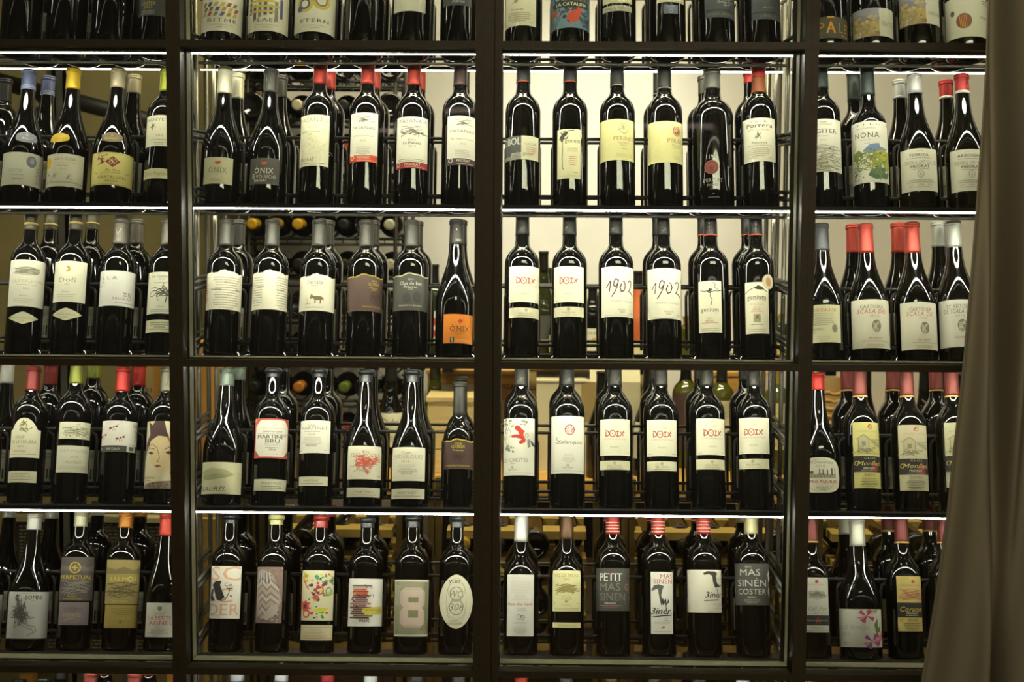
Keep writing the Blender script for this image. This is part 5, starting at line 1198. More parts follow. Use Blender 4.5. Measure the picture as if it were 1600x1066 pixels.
msig = lambda x, y, s, c: [('L', [(x, y + .10 * s), (x + .08 * s, y), (x + .10 * s, y + .10 * s), (x + .2 * s, y), (x + .24 * s, y + .10 * s)], 2.0, c), ('V', x + .36 * s, y + .07 * s, .1 * s, .05 * s, 4, 1.3, c, 3)]
bottle(4, 'C', 1030, 800, 'bord', RC(836), [(1017, 1051, 894, 991, 'dedccf', '', [('T', 'MAS', .68, .07, 7, 'b0403c', .56, 's'), ('T', 'SINEN', .54, .155, 7, 'b0403c', .84, 's')] + sinen + msig(.44, .44, .9, '2c2a26') + [('T', '3inér.', .46, .63, 10, '2c2a26', .92, 'ib'), ('L', [(.05, .73), (.45, .71), (.9, .70)], 1.4, '2c2a26'), ('L', [(.62, .5), (.7, .70)], 1.2, '2c2a26'), ('M', .66, .75, .2, 2, 2.6, GRY), ('T', 'DOQ PRIORAT', .5, .82, 3.4, 'a8a490', .66), ('V', .54, .90, .08, .02, 6, 1, 'b0503c', 3), ('M', .5, .96, .86, 1, 2.4, GRY)])], 'red-capped bottle, narrow white label, ink brushwork')
bottle(4, 'C', 1102, 800, 'bord', RC(835), [(1074, 1128.7, 890.5, 957.5, 'd8d4c0', '', [('M', .03, .1, .07, 12, 4, 'a8a490'), ('P', [(.48, .08), (.56, .03), (.74, .04), (.82, .08), (.78, .14), (.80, .30), (.88, .40), (.76, .42), (.70, .30), (.68, .14), (.6, .10), (.5, .12)], '35332c')] + msig(.74, .34, .55, '2c2a26') + [('T', '3inér.', .74, .58, 9, '2c2a26', .46, 'ib'), ('L', [(.5, .72), (.85, .70)], 1.4, '2c2a26'), ('L', [(.8, .44), (.86, .66)], 1.2, '2c2a26'), ('T', 'MAS SINEN', .9, .22, 2.6, GRY, .18), ('T', 'MAGNUM', .84, .80, 2.6, '8a8670', .28), ('M', .84, .85, .1, 1, 2, GRY), ('T', 'PRIORAT', .86, .91, 3, 'a8a490', .24), ('M', .78, .97, .4, 1, 2, GRY)])], 'red-capped bottle, wide cream label, ink brushwork', back='a8a690')
bottle(4, 'C', 1177.4, 800, 'bord', ('c6bf92', 834.5, 'flat'), [(1146, 1203, 880.6, 946, '45443e', '', [('T', '2012', .42, .08, 2.6, 'c8c6ba', .14), ('T', 'MAS', .46, .215, 10, 'c0beb0', .46, ''), ('T', 'SINÉN', .5, .47, 10.5, 'c0beb0', .68, ''), ('T', 'COSTER', .5, .675, 8.5, 'c0beb0', .66, ''), ('T', 'PRIORAT', .5, .81, 2.6, 'c8c6ba', .2, 'b'), ('M', .5, .86, .44, 3, 2.4, '9a988c'), ('P', [(.90, .26), (.96, .17), (1, .22), (1, .42), (.94, .44)], 'c0beb0'), ('P', [(.92, .60), (.98, .54), (1, .6), (1, .84), (.93, .78), (.90, .68)], 'c0beb0'), ('P', [(0, .52), (.03, .56), (.05, .66), (.02, .72), (0, .74)], 'c0beb0')])], 'gold-capped bottle, charcoal label, thin grey capitals', back='b0ae98')
DCAP = lambda y: ('8c3e38', y, 'flat', ((0, .05, 'c8a85c'),))
bottle(4, 'D', 1272.4, 800, 'long', DCAP(848), [(1254, 1294.4, 902.7, 988.7, 'b8b6a8', '', [('E', .52, .075, 2.8, 2.8, 'a8443a'), ('T', 'SANGENIS i VAQUE', .5, .13, 2.6, '8f8b7c', .6), ('P', [(.24, .26), (.5, .23), (.82, .26), (.84, .38), (.5, .40), (.24, .37)], '9a988a'), ('V', .52, .31, .3, .05, 22, .9, '6a685c', 4), ('T', 'Vall Por', .55, .565, 7, '8a8678', .7, 'i'), ('T', '2014', .55, .65, 2.6, '8a8678', .3, 'w'), ('R', 0, .69, 1, .87, '2b2926'), ('P', [(.44, .86), (.5, .73), (.56, .71), (.64, .86), (.54, .80)], '8c2c28'), ('T', 'PRODUCCIO LIMITADA', .5, .785, 2.2, 'a8a698', .9), ('T', 'PRIORAT', .54, .92, 3, '6a685c', .42, 'w'), ('M', .52, .96, .8, 1, 2, GRY)])], 'grey-white narrow label with black lower band')
flw = lambda u, v, c, s: [('P', [(u, v), (u + .10 * s, v - .10 * s), (u + .03 * s, v - .16 * s)], c), ('P', [(u, v), (u - .12 * s, v - .06 * s), (u - .08 * s, v - .14 * s)], c), ('P', [(u, v), (u + .13 * s, v + .02 * s), (u + .10 * s, v + .12 * s)], c), ('P', [(u, v), (u - .10 * s, v + .10 * s), (u - .02 * s, v + .16 * s)], c), ('P', [(u, v), (u - .15 * s, v + .03 * s), (u - .1 * s, v + .08 * s)], 'c47c94')]
bottle(4, 'D', 1346, 813, 'burg', ('cfcfbc', 853.5), [(1311, 1380, 952, 1012, 'c2c0b0', '', flw(.62, .18, 'a8405c', 1.2) + flw(.72, .84, '8c4c84', 1.3) + flw(.92, .76, 'b03c5c', 1.2) + [('P', [(.76, .40), (.84, .24), (.86, .5), (.92, .42), (.90, .6), (.80, .62)], '4c6c34'), ('P', [(.72, .04), (.86, .0), (.8, .12)], '7a9c4c'), ('D', .55, .05, .8, .3, 8, 1.4, ['8c2c4c'], 3), ('T', 'SOL DE GRANELLA', .36, .48, 5.6, '9a968a', .58, ''), ('T', '2016', .24, .65, 5, '9a968a', .14, ''), ('M', .24, .88, .16, 2, 3, GRY)])], 'silver-capped sloping bottle, pink flower label', R=.0450, back=None)
corany = [('E', .56, .10, 3, 3, 'a8443a'), ('T', 'SANGENIS i VAQUE', .5, .165, 3.4, '8f7448', .8), ('H', .06, .24, .96, .42, 12, 1.1, 'a8704c', 3), ('P', [(.05, .34), (.4, .25), (.96, .32), (.96, .42), (.05, .42)], 'b48c5c'), ('H', .06, .28, .96, .42, 9, 1, '8c5c3c', 6), ('R', 0, .48, 1, .75, '23211c'), ('T', 'Coranya', .5, .60, 7.4, 'c8a848', .82, 'i'), ('T', 'PRIORAT', .5, .675, 3.2, 'b8b4a0', .4, 'b'), ('M', .5, .71, .56, 1, 2, 'a8a490'), ('T', '2004', .5, .80, 3.2, '5a5034', .36, 'w'), ('M', .1, .79, .14, 1, 2, '8f7448'), ('M', .5, .85, .6, 5, 2.6, '6a5c3c')]
bottle(4, 'D', 1416, 800, 'long', DCAP(849), [(1402, 1441.5, 900.6, 987, 'b8a660', '', corany)], 'gold-beige label, red hills above black band', back='8f7c40')
bottle(4, 'D', 1484, 800, 'long', DCAP(849), [(1468, 1508, 898, 985, 'b8a878', '', corany)], 'beige label partly hidden by the curtain', back=None)

# ---------------------------------------------------------------- bottom shelf (only the caps show)
for pane, spots in (('A', ((-10, 1090, 'burg', '3a3a36'), (58, 1060, 'burg', '3a3a36'), (131, 1052, 'bord', 'b85850'), (201, 1053, 'bord', 'b85850'), (270, 1055, 'bord', 'b85850'))),
                    ('B', ((363, 1036, 'tall', 'b4b8c4'), (433, 1036, 'tall', 'c8ccd4'), (506, 1037, 'tall', 'b02c2c'), (574, 1038, 'tall', 'c4c8cc'), (647, 1038, 'tall', '4c4c4a'), (714, 1038, 'tall', '4c4c4a'))),
                    ('C', ((813, 1039, 'tall', 'b8301f'), (884, 1041, 'tall', '4c4c4a'), (955, 1041, 'tall', '5c4c1c'), (1023, 1042, 'tall', '4c4c4a'), (1094, 1042, 'tall', '4c4c4a'), (1164, 1041, 'tall', 'b8b8c4'))),
                    ('D', ((1266, 1042, 'tall', '7a6430'), (1330, 1042, 'tall', '3c2c54'), (1400, 1042, 'tall', '3c2c54')))):
    for x, yt, kd, cc in spots:
        bottle(5, pane, x, yt, kd, (cc, yt + 30, 'flat'), [], {'b85850': 'dull pink', 'b4b8c4': 'pale blue-white', 'c8ccd4': 'shiny silver', 'b02c2c': 'deep red', 'c4c8cc': 'bright silver', 'b8301f': 'flat orange-red', '5c4c1c': 'dark gold', 'b8b8c4': 'lavender-white', '7a6430': 'bronze', '3c2c54': 'dark violet', '4c4c4a': 'dark grey', '3a3a36': 'black'}[cc] + ' cap of a standing bottle', rear=(kd != 'tall'), back=None)
# ---------------------------------------------------------------- behind the racks: counter, crates, boxes and bottles
WOOD = mat('c89a4c', 0.55, 0, 0.22, 10, 0.3, 0.08, stretch=(1.2, 9, 9))
PALEWOOD = mat('d8c084', 0.6, 0, 0.14, 12, 0.3, 0.05, stretch=(1, 8, 8))
CARD = mat('d2c8a4', 0.8, 0, 0.08, 10, 0.2, 0.05)
CARDY = mat('b08038', 0.8, 0, 0.10, 10, 0.2, 0.05)
DARKM = mat('1d1c19', 0.5, 0.2, 0.1, 20)
BRASS = mat('8c7440', 0.35, 0.75, 0.1, 8)


def small_bottle(x, y, z, kind, H, gl, cap, lab, label, group, lean=0.0, R=None, foil='flat'):
    R = R or RADIUS[kind]
    sp = Spot(x, y, z, kind, R, H, lean)
    root = thing('wine_bottle', label, 'bottle', (x, y, z), (-lean, 0, 0), group)
    link('glass_body', body_mesh(kind, R, H, gl), root)
    link('capsule', cap_mesh(kind, R, H, H * .80, foil, cap, None), root)
    if lab:
        h0, h1, c, items = lab
        put_label(sp, root, (0, 50, 0, 50 * (h1 - h0) / .07, c, '', items), 'label', phis=(sp.off - 1.1, sp.off + 1.1, h0, h1))
    return root


# counter
CT = 0.845
co = thing('counter', 'long wooden counter behind the racks carrying boxes and bottles', 'counter', (0, 0, 0))
box_obj('counter_top', (-.29, 3.78, CT - .055), (1.9, 4.72, CT), WOOD, co)
box_obj('counter_leaf', (-.46, 3.78, CT - .055), (-.2905, 4.09, CT), WOOD, co)
box_obj('counter_body', (-.27, 3.86, 0.62), (1.86, 4.7, CT - .055), DARKM, co)
for xx in (-.26, .55, 1.78):
    box_obj('leg', (xx, 3.84, 0), (xx + .07, 3.91, .62), DARKM, co)
    box_obj('leg', (xx, 4.6, 0), (xx + .07, 4.67, .62), DARKM, co)
# low shelf under the counter with pale boxes
ls = thing('low_shelf', 'low wooden shelf under the counter holding pale cartons', 'shelf', (0, 0, 0))
box_obj('board', (-.17, 3.95, .40), (1.76, 4.6, .43), PALEWOOD, ls)
for xx in (-.17, .4, 1.73):
    box_obj('side_panel', (xx, 3.95, 0), (xx + .03, 4.6, .40), PALEWOOD, ls)


def at_y(px, py, Y):
    return at(px, py, Y)


def crate(name, label, px0, px1, ytop, Y, zb, depth, m, kind='crate', flaps=False, words=None, group=None):
    x0, x1 = at(px0, (ytop + 700) / 2, Y).x, at(px1, (ytop + 700) / 2, Y).x
    zt = at((px0 + px1) / 2, ytop, Y).z
    t = thing(name, label, kind, ((x0 + x1) / 2, Y + depth / 2, zb), group=group)
    ox, oy, oz = (x0 + x1) / 2, Y + depth / 2, zb
    w, d, h = x1 - x0, depth, zt - zb

    def bx(nm, a, b, mm, par=t):
        return box_obj(nm, a, b, mm, par)
    if kind == 'crate':
        n = max(2, round(h / .07))
        for i in range(n):
            a, b = h * i / n + .002, h * (i + 1) / n - .001
            bx('front_board', (-w / 2, -d / 2, a), (w / 2, -d / 2 + .012, b), m)
            bx('side_board', (-w / 2, -d / 2 + .013, a), (-w / 2 + .012, d / 2, b), m)
            bx('side_board', (w / 2 - .012, -d / 2 + .013, a), (w / 2, d / 2, b), m)
        bx('back_board', (-w / 2 + .013, d / 2 - .012, .001), (w / 2 - .013, d / 2, h), m)
        bx('lid', (-w / 2 - .004, -d / 2 - .004, h), (w / 2 + .004, d / 2 + .004, h + .012), m)
    else:
        bx('carton_body', (-w / 2, -d / 2, 0), (w / 2, d / 2, h), m)
        if flaps:
            mb = MB()
            mb.box((-w / 2, -d / 2 - .002, h - .001), (-.004, -d / 2 + .16, h + .003))
            f = link('flap', mb.mesh('flap', m), t)
            f.rotation_euler = (0, 0, 0)
            mb = MB()
            mb.box((.004, -.0, 0), (w / 2, .004, .05))
            f = link('flap', mb.mesh('flap', m), t)
            f.location = (0, -d / 2, h)
            f.rotation_euler = (RAD(-35), 0, 0)
        bx('tape', (-.02, -d / 2 - .0008, h * .55), (.02, -d / 2, h), mat('a8905c', .4))
    if words:
        ch = []
        for s, u, v, hh, c in words:
            A, tw = text_tris(s, hh, 'b')
            P = np.zeros(A.shape[:2] + (3,))
            P[..., 0] = A[..., 0] + (u - .5) * w
            P[..., 1] = -d / 2 - .0012
            P[..., 2] = A[..., 1] + (1 - v) * h - hh / 2
            ch.append((P, c))
        link('print', np_mesh('print', ch), t)
    return t, zt


# between-gap things on the counter, measured in the photo at their own depth
crate('carton', 'open beige cardboard carton on the counter, behind right middle pane', 838, 1000, 597, 3.95, CT, .3, CARD, 'box', True, [('e', .17, .62, .035, '3a3630')])
t1, z1 = crate('wooden_crate', 'pale wooden wine crate beside the centre post on the counter', 668, 742, 628, 3.9, CT, .34, PALEWOOD, 'crate')
t2, z2 = crate('wooden_crate', 'orange-toned upper crate against the wall left of centre', 668, 822, 585, 4.34, CT, .32, WOOD, 'crate', words=[('LA VITA', .75, .16, .016, '6a4c24'), ('VINO', .2, .16, .016, '6a4c24')])
t3, z3 = crate('wooden_crate', 'wide wooden crate against the wall behind the carton', 826, 1010, 578, 4.36, CT, .3, PALEWOOD, 'crate', words=[('CARIGNAN', .5, .1, .016, '8a6c3c')])
t4, z4 = crate('wooden_crate', 'tall wooden crate with burnt numbers near the right post', 1098, 1196, 588, 4.42, CT, .28, WOOD, 'crate', words=[('1904', .2, .12, .018, '6a4c24'), ('MAS', .8, .2, .02, '6a4c24')])
crate('carton', 'pale carton low under the counter, right of centre', 850, 1010, 742, 3.98, .43, .3, mat('c4b896', .8), 'box')
crate('carton', 'pale carton low under the counter, left of centre', 690, 838, 745, 3.98, .43, .3, mat('b8ac8c', .8), 'box')
crate('carton', 'pale carton low under the counter by the right post', 1110, 1240, 748, 4.0, .43, .3, mat('bcae8a', .8), 'box')
# bottles on the counter (seen in row gaps of the fourth shelf) and on the crates (third shelf gaps)
BK = 'bottles standing on the counter'


def cb(px, Y, z, kind, H, gl, cap, lab, label, R=None, foil='flat'):
    return small_bottle(at(px, 640, Y).x, Y, z, kind, H, gl, cap, lab, label, BK, 0, R, foil)


cb(1071, 4.05, CT, 'bord', .315, 'olive', '3a3a36', (.06, .215, '4a3028', [('V', .5, .6, .2, .1, 8, 1, '38221c', 3)]), 'olive glass bottle with tall brown label on the counter', R=.0385)
cb(1127, 4.0, CT, 'bord', .312, 'olive', '3a3a36', (.10, .20, 'd2cba4', [('M', .5, .1, .8, 8, 4, '8a8468')]), 'olive glass bottle with cream text label on the counter')
cb(610, 4.02, CT, 'burg', .30, 'black', '3a3a36', (.06, .155, 'd0ccb0', [('T', 'Dido', .5, .25, 11, '5a564a', .5, ''), ('M', .5, .5, .3, 1, 3, 'b0705c'), ('M', .5, .7, .7, 3, 4, GRY)]), 'black sloping bottle whose white label has four letters', R=.043)
cb(680, 4.10, CT, 'burg', .30, 'olive', '5a5a3c', None, 'olive sloping bottle left of the pale crate', R=.043)
cb(858, 4.30, z3 + .014, 'burg', .30, 'green', '3c4428', None, 'green bottle on the wide crate, lower half hidden', R=.040)
cb(940, 3.86, CT, 'burg', .29, 'black', '2e2e2a', None, 'black sloping bottle in front of the beige carton', R=.042)
cb(1013, 3.90, CT, 'burg', .30, 'black', '2e2e2a', (.05, .15, 'cfcab0', [('T', 'CLOS', .5, .2, 6, GRY, .6, 'w'), ('T', 'SERRAT', .5, .45, 6, GRY, .7, 'w')]), 'black sloping bottle right of the beige carton', R=.044)
cb(1213, 3.95, CT, 'bord', .31, 'olive', 'c8a83c', (.07, .20, 'c9c07c', [('E', .5, .3, 9, 9, '8a844c', 1), ('D', .1, .6, .9, .9, 18, 3, ['8c3c4c', '3c3430', 'c8a84c'], 3)]), 'olive bottle with yellow label behind the right post')
for i, (px, Y, R_) in enumerate(((1392, 3.80, .042), (1352, 3.98, .040), (1444, 3.86, .044), (1500, 3.78, .043), (1478, 4.02, .040), (1545, 3.9, .043))):
    cb(px, Y, CT, 'burg', .30, 'black', '2e2e2a', (.055, .165, 'cfccba', [('E', .5, .12, 2.4, 2.4, 'b09c5c'), ('T', 'NELIN', .5, .55, 5, 'b0ac9c', .5, 'w')]),
       ['black bottle with white label, second from the basket, front row', 'black bottle with white label, nearest the straw basket, back row', 'black bottle with white label in the middle of the right cluster', 'black bottle with white label, last visible before the curtain', 'black bottle with white label behind the middle of the cluster', 'black bottle with white label mostly hidden by the curtain'][i], R=R_)
# straw basket
bk = thing('straw_basket', 'woven straw demijohn basket at the left end of the white-label bottles', 'basket', (at(1296, 640, 3.95).x, 3.95, CT))
straw = mat('a8803c', .75, 0, .3, 60)
mb = MB().lathe([(.085, 0), (.11, .03), (.118, .09), (.108, .15), (.08, .20), (.045, .235), (.03, .27)], 28)
link('basket_core', mb.mesh('basket_core', mat('7a5c2c', .8), True), bk)
for i in range(13):
    h = .008 + i * .0185
    rr = np.interp(h, [0, .03, .09, .15, .20, .235, .27], [.085, .11, .118, .108, .08, .045, .03]) + .002
    pts = [(rr * math.cos(a * .2618 + i), rr * math.sin(a * .2618 + i), h + .004 * math.sin(a * 2.1 + i)) for a in range(25)]
    link('straw_coil', MB().tube(pts, .0058, 6, cap=False).mesh('straw_coil', straw, True), bk)
# bottles on crates, seen between the third-shelf bottles
UP = at(845, 556, 4.15).z
us = thing('riser_shelf', 'narrow dark riser shelf along the back wall above the crates', 'shelf', (0, 0, 0))
RY0, RY1 = 4.02, 4.30
box_obj('board', (-.28, RY0, UP - .02), (.87, RY1, UP), mat('6a5432', .6, 0, .1, 12), us)
for xx in (-.26, .3, .84):
    box_obj('bracket', (xx, RY0 + .05, UP - .045), (xx + .03, WALL_Y, UP - .02), DARKM, us)


def ub(px, Y, kind, H, gl, cap, lab, label, R=None, foil='flat'):
    return small_bottle(at(px, 470, Y).x, Y, UP, kind, H, gl, cap, lab, label, 'bottles on the riser shelf', 0, R, foil)


ub(849, 4.15, 'burg', .305, 'green', '34341f', (.05, .12, '4a4c44', [('M', .3, .2, .2, 8, 4, 'a8a894')]), 'tall green-black bottle on the riser, first gap right of centre', R=.0385)
ub(868, 4.10, 'bord', .115, 'green', '8a2c8c', (.015, .065, 'd8d0a0', []), 'miniature bottle with bright purple cap on the riser', R=.019)
ub(926, 4.12, 'bord', .205, 'black', '2f2e2a', (.02, .085, 'e2dfc4', [('T', 'CLOS FIGUERAS', .4, .2, 5, INK, .9), ('P', [(.5, .42), (.66, .42), (.66, .56), (.6, .56), (.6, .8), (.54, .8), (.54, .56), (.5, .56)], 'c8a83c')]), 'short black bottle, white label, second gap right of centre', R=.033)
ub(907, 4.20, 'bord', .205, 'black', 'b02c24', None, 'red-capped short bottle behind the short black one', R=.028)
ub(997, 4.12, 'burg', .250, 'rose', '3c3a34', (.008, .05, 'dcd0a8', []), 'rosé wine bottle glowing orange in the third gap', R=.040)
ub(1072, 4.14, 'bord', .12, 'olive', 'c8a24c', None, 'little gold-capped bottle behind the fourth gap', R=.02)
ub(1222, 4.14, 'bord', .13, 'green', 'c8b43c', (.01, .05, 'b8a84c', []), 'little yellow-capped bottle near the right steel post', R=.022)
ub(1210, 4.22, 'bord', .15, 'green', 'a87c34', None, 'little amber-capped bottle near the right steel post', R=.022)
ub(678, 4.15, 'bord', .265, 'green', '2c302a', (.03, .13, 'd4d0b4', [('P', [(.3, .2), (.6, .2), (.6, .35), (.45, .5), (.6, .6), (.55, .75), (.3, .7)], 'b8342c')]), 'dark green bottle standing left of the orange-label bottle', R=.036)
ub(709, 4.15, 'bord', .268, 'green', '2c302a', None, 'dark green bottle hidden behind the orange-label bottle', R=.036)

# wire rack of lying bottles against the wall, left of centre
RKY = 4.15
zr = [at(500, y, RKY).z for y in (66, 127, 188, 249, 311, 373, 435, 497, 560, 626, 690)]
xw0, xw1 = at(372, 300, RKY).x, at(634, 300, RKY).x
wr = thing('wire_wine_rack', 'black wire rack of lying bottles behind the left middle pane', 'rack', (0, 0, 0))
M_WIRE = mat('24231f', .45, .4, .1, 30)
for xx in (xw0, xw0 + .03, xw1 - .03, xw1):
    for yy in (RKY, RKY + .25):
        link('post', MB().tube([(xx, yy, 0), (xx, yy, zr[0] + .3)], .006, 8).mesh('post', M_WIRE, True), wr)
for z in zr:
    for dz in (0, -.016):
        link('rail', MB().tube([(xw0, RKY, z + dz), (xw1, RKY, z + dz)], .0045, 8).mesh('rail', M_WIRE, True), wr)
    link('rail', MB().tube([(xw0, RKY + .25, z), (xw1, RKY + .25, z)], .0045, 8).mesh('rail', M_WIRE, True), wr)
    mb = MB()
    for i in range(12):
        xx = xw0 + (xw1 - xw0) * (i + .5) / 12
        mb.tube([(xx, RKY, z - .016), (xx, RKY, z)], .002, 6)
        mb.tube([(xx, RKY, z), (xx, RKY + .25, z)], .0025, 6)
    o = link('cross_wire', mb.mesh('cross_wire', M_WIRE, True), wr)
    o['kind'] = 'stuff'
proto = {}
LC = {'y': ('d8a820', 'yellow'), 'w': ('bcb69a', 'pale'), 'r': ('c23a2c', 'red'), 'o': ('d0822c', 'orange'), 'g': ('7c8c34', 'green'), 'p': ('b8404c', 'pink'), 'k': ('2c2b27', 'black'), 'b': (None, 'bottle base')}
lay = {0: 'kbkbkbb', 1: 'kbykbkb', 2: 'bkwbkrb', 3: 'kbkbrkk', 4: 'bkkbkbk', 5: 'yyywkbw', 6: 'kbkkkbw', 7: 'kbbkkbk', 8: 'bkkbwkb', 9: 'kookgbg', 10: 'kbkppbk'}
for j, codes in lay.items():
    for i, c in enumerate(codes):
        xx = xw0 + .045 + (xw1 - xw0 - .09) * i / 6.0
        if c not in proto:
            colr = LC[c][0]
            t = link('wine_bottle', None)
            t.empty_display_size = .05
            link('glass_body', body_mesh('bord', .0375, .30, 'black'), t)
            if colr:
                link('capsule', cap_mesh('bord', .0375, .30, .24, 'flat', colr, None), t)
            proto[c] = t
        else:
            s = proto[c]
            t = s.copy()
            COL.objects.link(t)
            for ch in s.children:
                d = ch.copy()
                COL.objects.link(d)
                d.parent = t
        z = zr[j] + .0045 + .0375
        if c == 'b':
            t.location = (xx, RKY - .02, z)
            t.rotation_euler = (RAD(-90), 0, RAD(2))
        else:
            t.location = (xx, RKY + .27, z)
            t.rotation_euler = (RAD(90), 0, 0)
        t['label'] = 'lying bottle showing its %s, %s from left, %s tier of wire rack' % (LC[c][1] + ('' if c == 'b' else ' cap'), ORD[i], ['top', 'second', 'third', 'fourth', 'fifth', 'sixth', 'seventh', 'eighth', 'ninth', 'tenth', 'bottom'][j])
        t['category'] = 'bottle'
        t['group'] = 'bottles lying in the wire rack'

# low storage shelving behind the bottom rows: yellow planks and lying bottles, brass uprights
PY_ = 3.48
st = thing('storage_shelving', 'low yellow plank shelving with brass uprights behind the fifth shelf', 'shelf', (0, 0, 0))
YW = mat('a08440', .55, 0, .15, 8, .3, .05, stretch=(1, 8, 8))
segs = ((445, 612), (698, 916), (992, 1240), (1300, 1560))
PLK = (834, 876, 922, 965, 1008)
for s, (a, b) in enumerate(segs):
    for py in PLK:
        z = at(700, py, PY_).z
        x0, x1 = at(a, py, PY_).x, at(b, py, PY_).x
        box_obj('plank', (x0, PY_, z - .012), (x1, PY_ + .07, z + .008), YW, st)
        box_obj('plank', (x0, PY_ + .16, z - .012), (x1, PY_ + .23, z + .008), YW, st)
for px in (622, 640, 672, 684, 932, 948, 976, 988, 1262, 1282):
    x = at(px, 900, PY_).x
    box_obj('upright', (x - .008, PY_ + .02, 0), (x + .008, PY_ + .05, .90), BRASS, st)
rnd = random.Random(11)
n = 0
CC = ['2c2b27', 'a8342c', 'b8b29a', '4a4838', 'c8a23c', '7a2c24']
cols_ = {'2c2b27': 'black', 'a8342c': 'red', 'b8b29a': 'pale', '4a4838': 'olive', 'c8a23c': 'gold', '7a2c24': 'maroon'}
pr2 = {}
for s, (a, b) in enumerate(segs):
    k = int((b - a) / 46)
    for j, py in enumerate(PLK[1:]):
        z = at(700, py, PY_).z + .008 + .0375
        for i in range(k):
            c = rnd.choice(CC)
            if c not in pr2:
                t = link('wine_bottle', None)
                link('glass_body', body_mesh('bord', .0375, .30, 'black'), t)
                link('capsule', cap_mesh('bord', .0375, .30, .24, 'flat', c, None), t)
                pr2[c] = t
            else:
                t = pr2[c].copy()
                COL.objects.link(t)
                for ch in pr2[c].children:
                    d = ch.copy()
                    COL.objects.link(d)
                    d.parent = t
            px = a + (b - a) * (i + .5) / k
            if rnd.random() < .5:
                t.location = (at(px, py, PY_).x, PY_ + .27, z)
                t.rotation_euler = (RAD(90), 0, 0)
                e = cols_[c] + ' capped neck'
            else:
                t.location = (at(px, py, PY_).x, PY_ - .03, z)
                t.rotation_euler = (RAD(-90), 0, 0)
                e = 'round base'
            t['label'] = 'bottle with %s outwards, %s of %s plank, %s storage bay' % (e, ORD[i], ORD[j], ORD[s])
            t['category'] = 'bottle'
            t['group'] = 'bottles lying in the storage shelving'

# far left: aluminium frame of the rear glazing, cartons, chalkboard; sloping handrail
for i, (px, yw) in enumerate(((86, .012), (99, .02), (111, .012), (190, .012), (198, .006))):
    x = at(px, 500, 3.62).x
    box_obj('trim_%d' % (4 + i), (x - yw, 3.62, 0), (x + yw, 3.66, 2.9), mat('5c5a4c', .4, .5, .1, 20), kind='structure')
hr = thing('handrail', 'dark sloping stair handrail on the wall behind the far left pane', 'handrail')
a_, b_ = at(-20, 122, 4.3), at(260, 196, 4.3)
link('rail', MB().tube([a_, b_], .026, 10).mesh('rail', DARKM, True), hr)
for f in (.25, .8):
    p = a_.lerp(b_, f)
    link('bracket', MB().tube([p, (p.x, 4.42, p.z - .04)], .01, 8).mesh('bracket', DARKM, True), hr)
sl = thing('side_table', 'low wooden table behind the far left pane carrying cartons', 'table', (0, 0, 0))
xl0, xl1 = at(-60, 700, 3.8).x, at(300, 700, 3.8).x
zl = at(150, 720, 3.8).z
box_obj('table_top', (xl0, 3.72, zl - .03), (xl1, 4.2, zl), WOOD, sl)
for xx in (xl0 + .02, xl1 - .06):
    for yy in (3.74, 4.14):
        box_obj('leg', (xx, yy, 0), (xx + .04, yy + .04, zl - .03), WOOD, sl)


def carton(label, px0, px1, ytop, Y, zb, d, m, words=None):
    return crate('carton', label, px0, px1, ytop, Y, zb, d, m, 'box', False, words)


carton('tan carton with printed bottle outline behind the far left pane', 196, 262, 572, 3.84, zl, .28, CARDY, [('1953', .5, .26, .012, '6a4c24'), ('BODY PRIM', .4, .62, .012, '6a4c24')])
carton('tall ochre carton beside the left rack post', 280, 324, 535, 3.78, zl, .3, mat('b07c2c', .8), None)
carton('dull carton at the left end of the far left table', 120, 190, 640, 3.86, zl, .25, CARD, None)
cbd = thing('chalkboard', 'black chalkboard covered with tiny rows of writing, low far left', 'board', (0, 0, 0))
pa, pb = at(24, 806, 3.68), at(262, 1020, 3.68)
cbd_o = box_obj('board', (pa.x, 3.68, pb.z), (pb.x, 3.70, pa.z - .012), mat('1e1c18', .7), cbd)
ch = []
rr_ = random.Random(4)
tri = []
zz = pa.z - .03
while zz > pb.z + .01:
    x = pa.x + .01
    while x < pb.x - .02:
        l = rr_.uniform(.006, .02)
        q = [(x, 3.6794, zz), (x + l, 3.6794, zz), (x + l, 3.6794, zz + .0035), (x, 3.6794, zz + .0035)]
        tri += [[q[0], q[1], q[2]], [q[0], q[2], q[3]]]
        x += l + .004
    zz -= .0095
A, tw = text_tris('PRIORAT', .016, 'b')
P = np.zeros(A.shape[:2] + (3,))
P[..., 0] = A[..., 0] + at(168, 826, 3.68).x
P[..., 1] = 3.679
P[..., 2] = A[..., 1] + at(168, 828, 3.68).z
link('print', np_mesh('print', [(np.array(tri), '8a7c54'), (P, '8a7c54')]), cbd)
box_obj('ledge', (pa.x - .02, 3.66, pa.z - .012), (pb.x + .02, 3.71, pa.z + .0), mat('a89c6c', .6), cbd)
# ochre uprights seen beyond the left side of the middle rack
for i, px in enumerate((312, 330)):
    x = at(px, 850, 3.55).x
    t = thing('plank_post', ['narrow ochre board standing left of the storage shelving', 'wider ochre board standing against the storage shelving'][i], 'board', (x, 3.55, 0), group=None)
    box_obj('board', (-.012 - .006 * i, 0, 0), (.012 + .006 * i, .03, .78), YW, t)

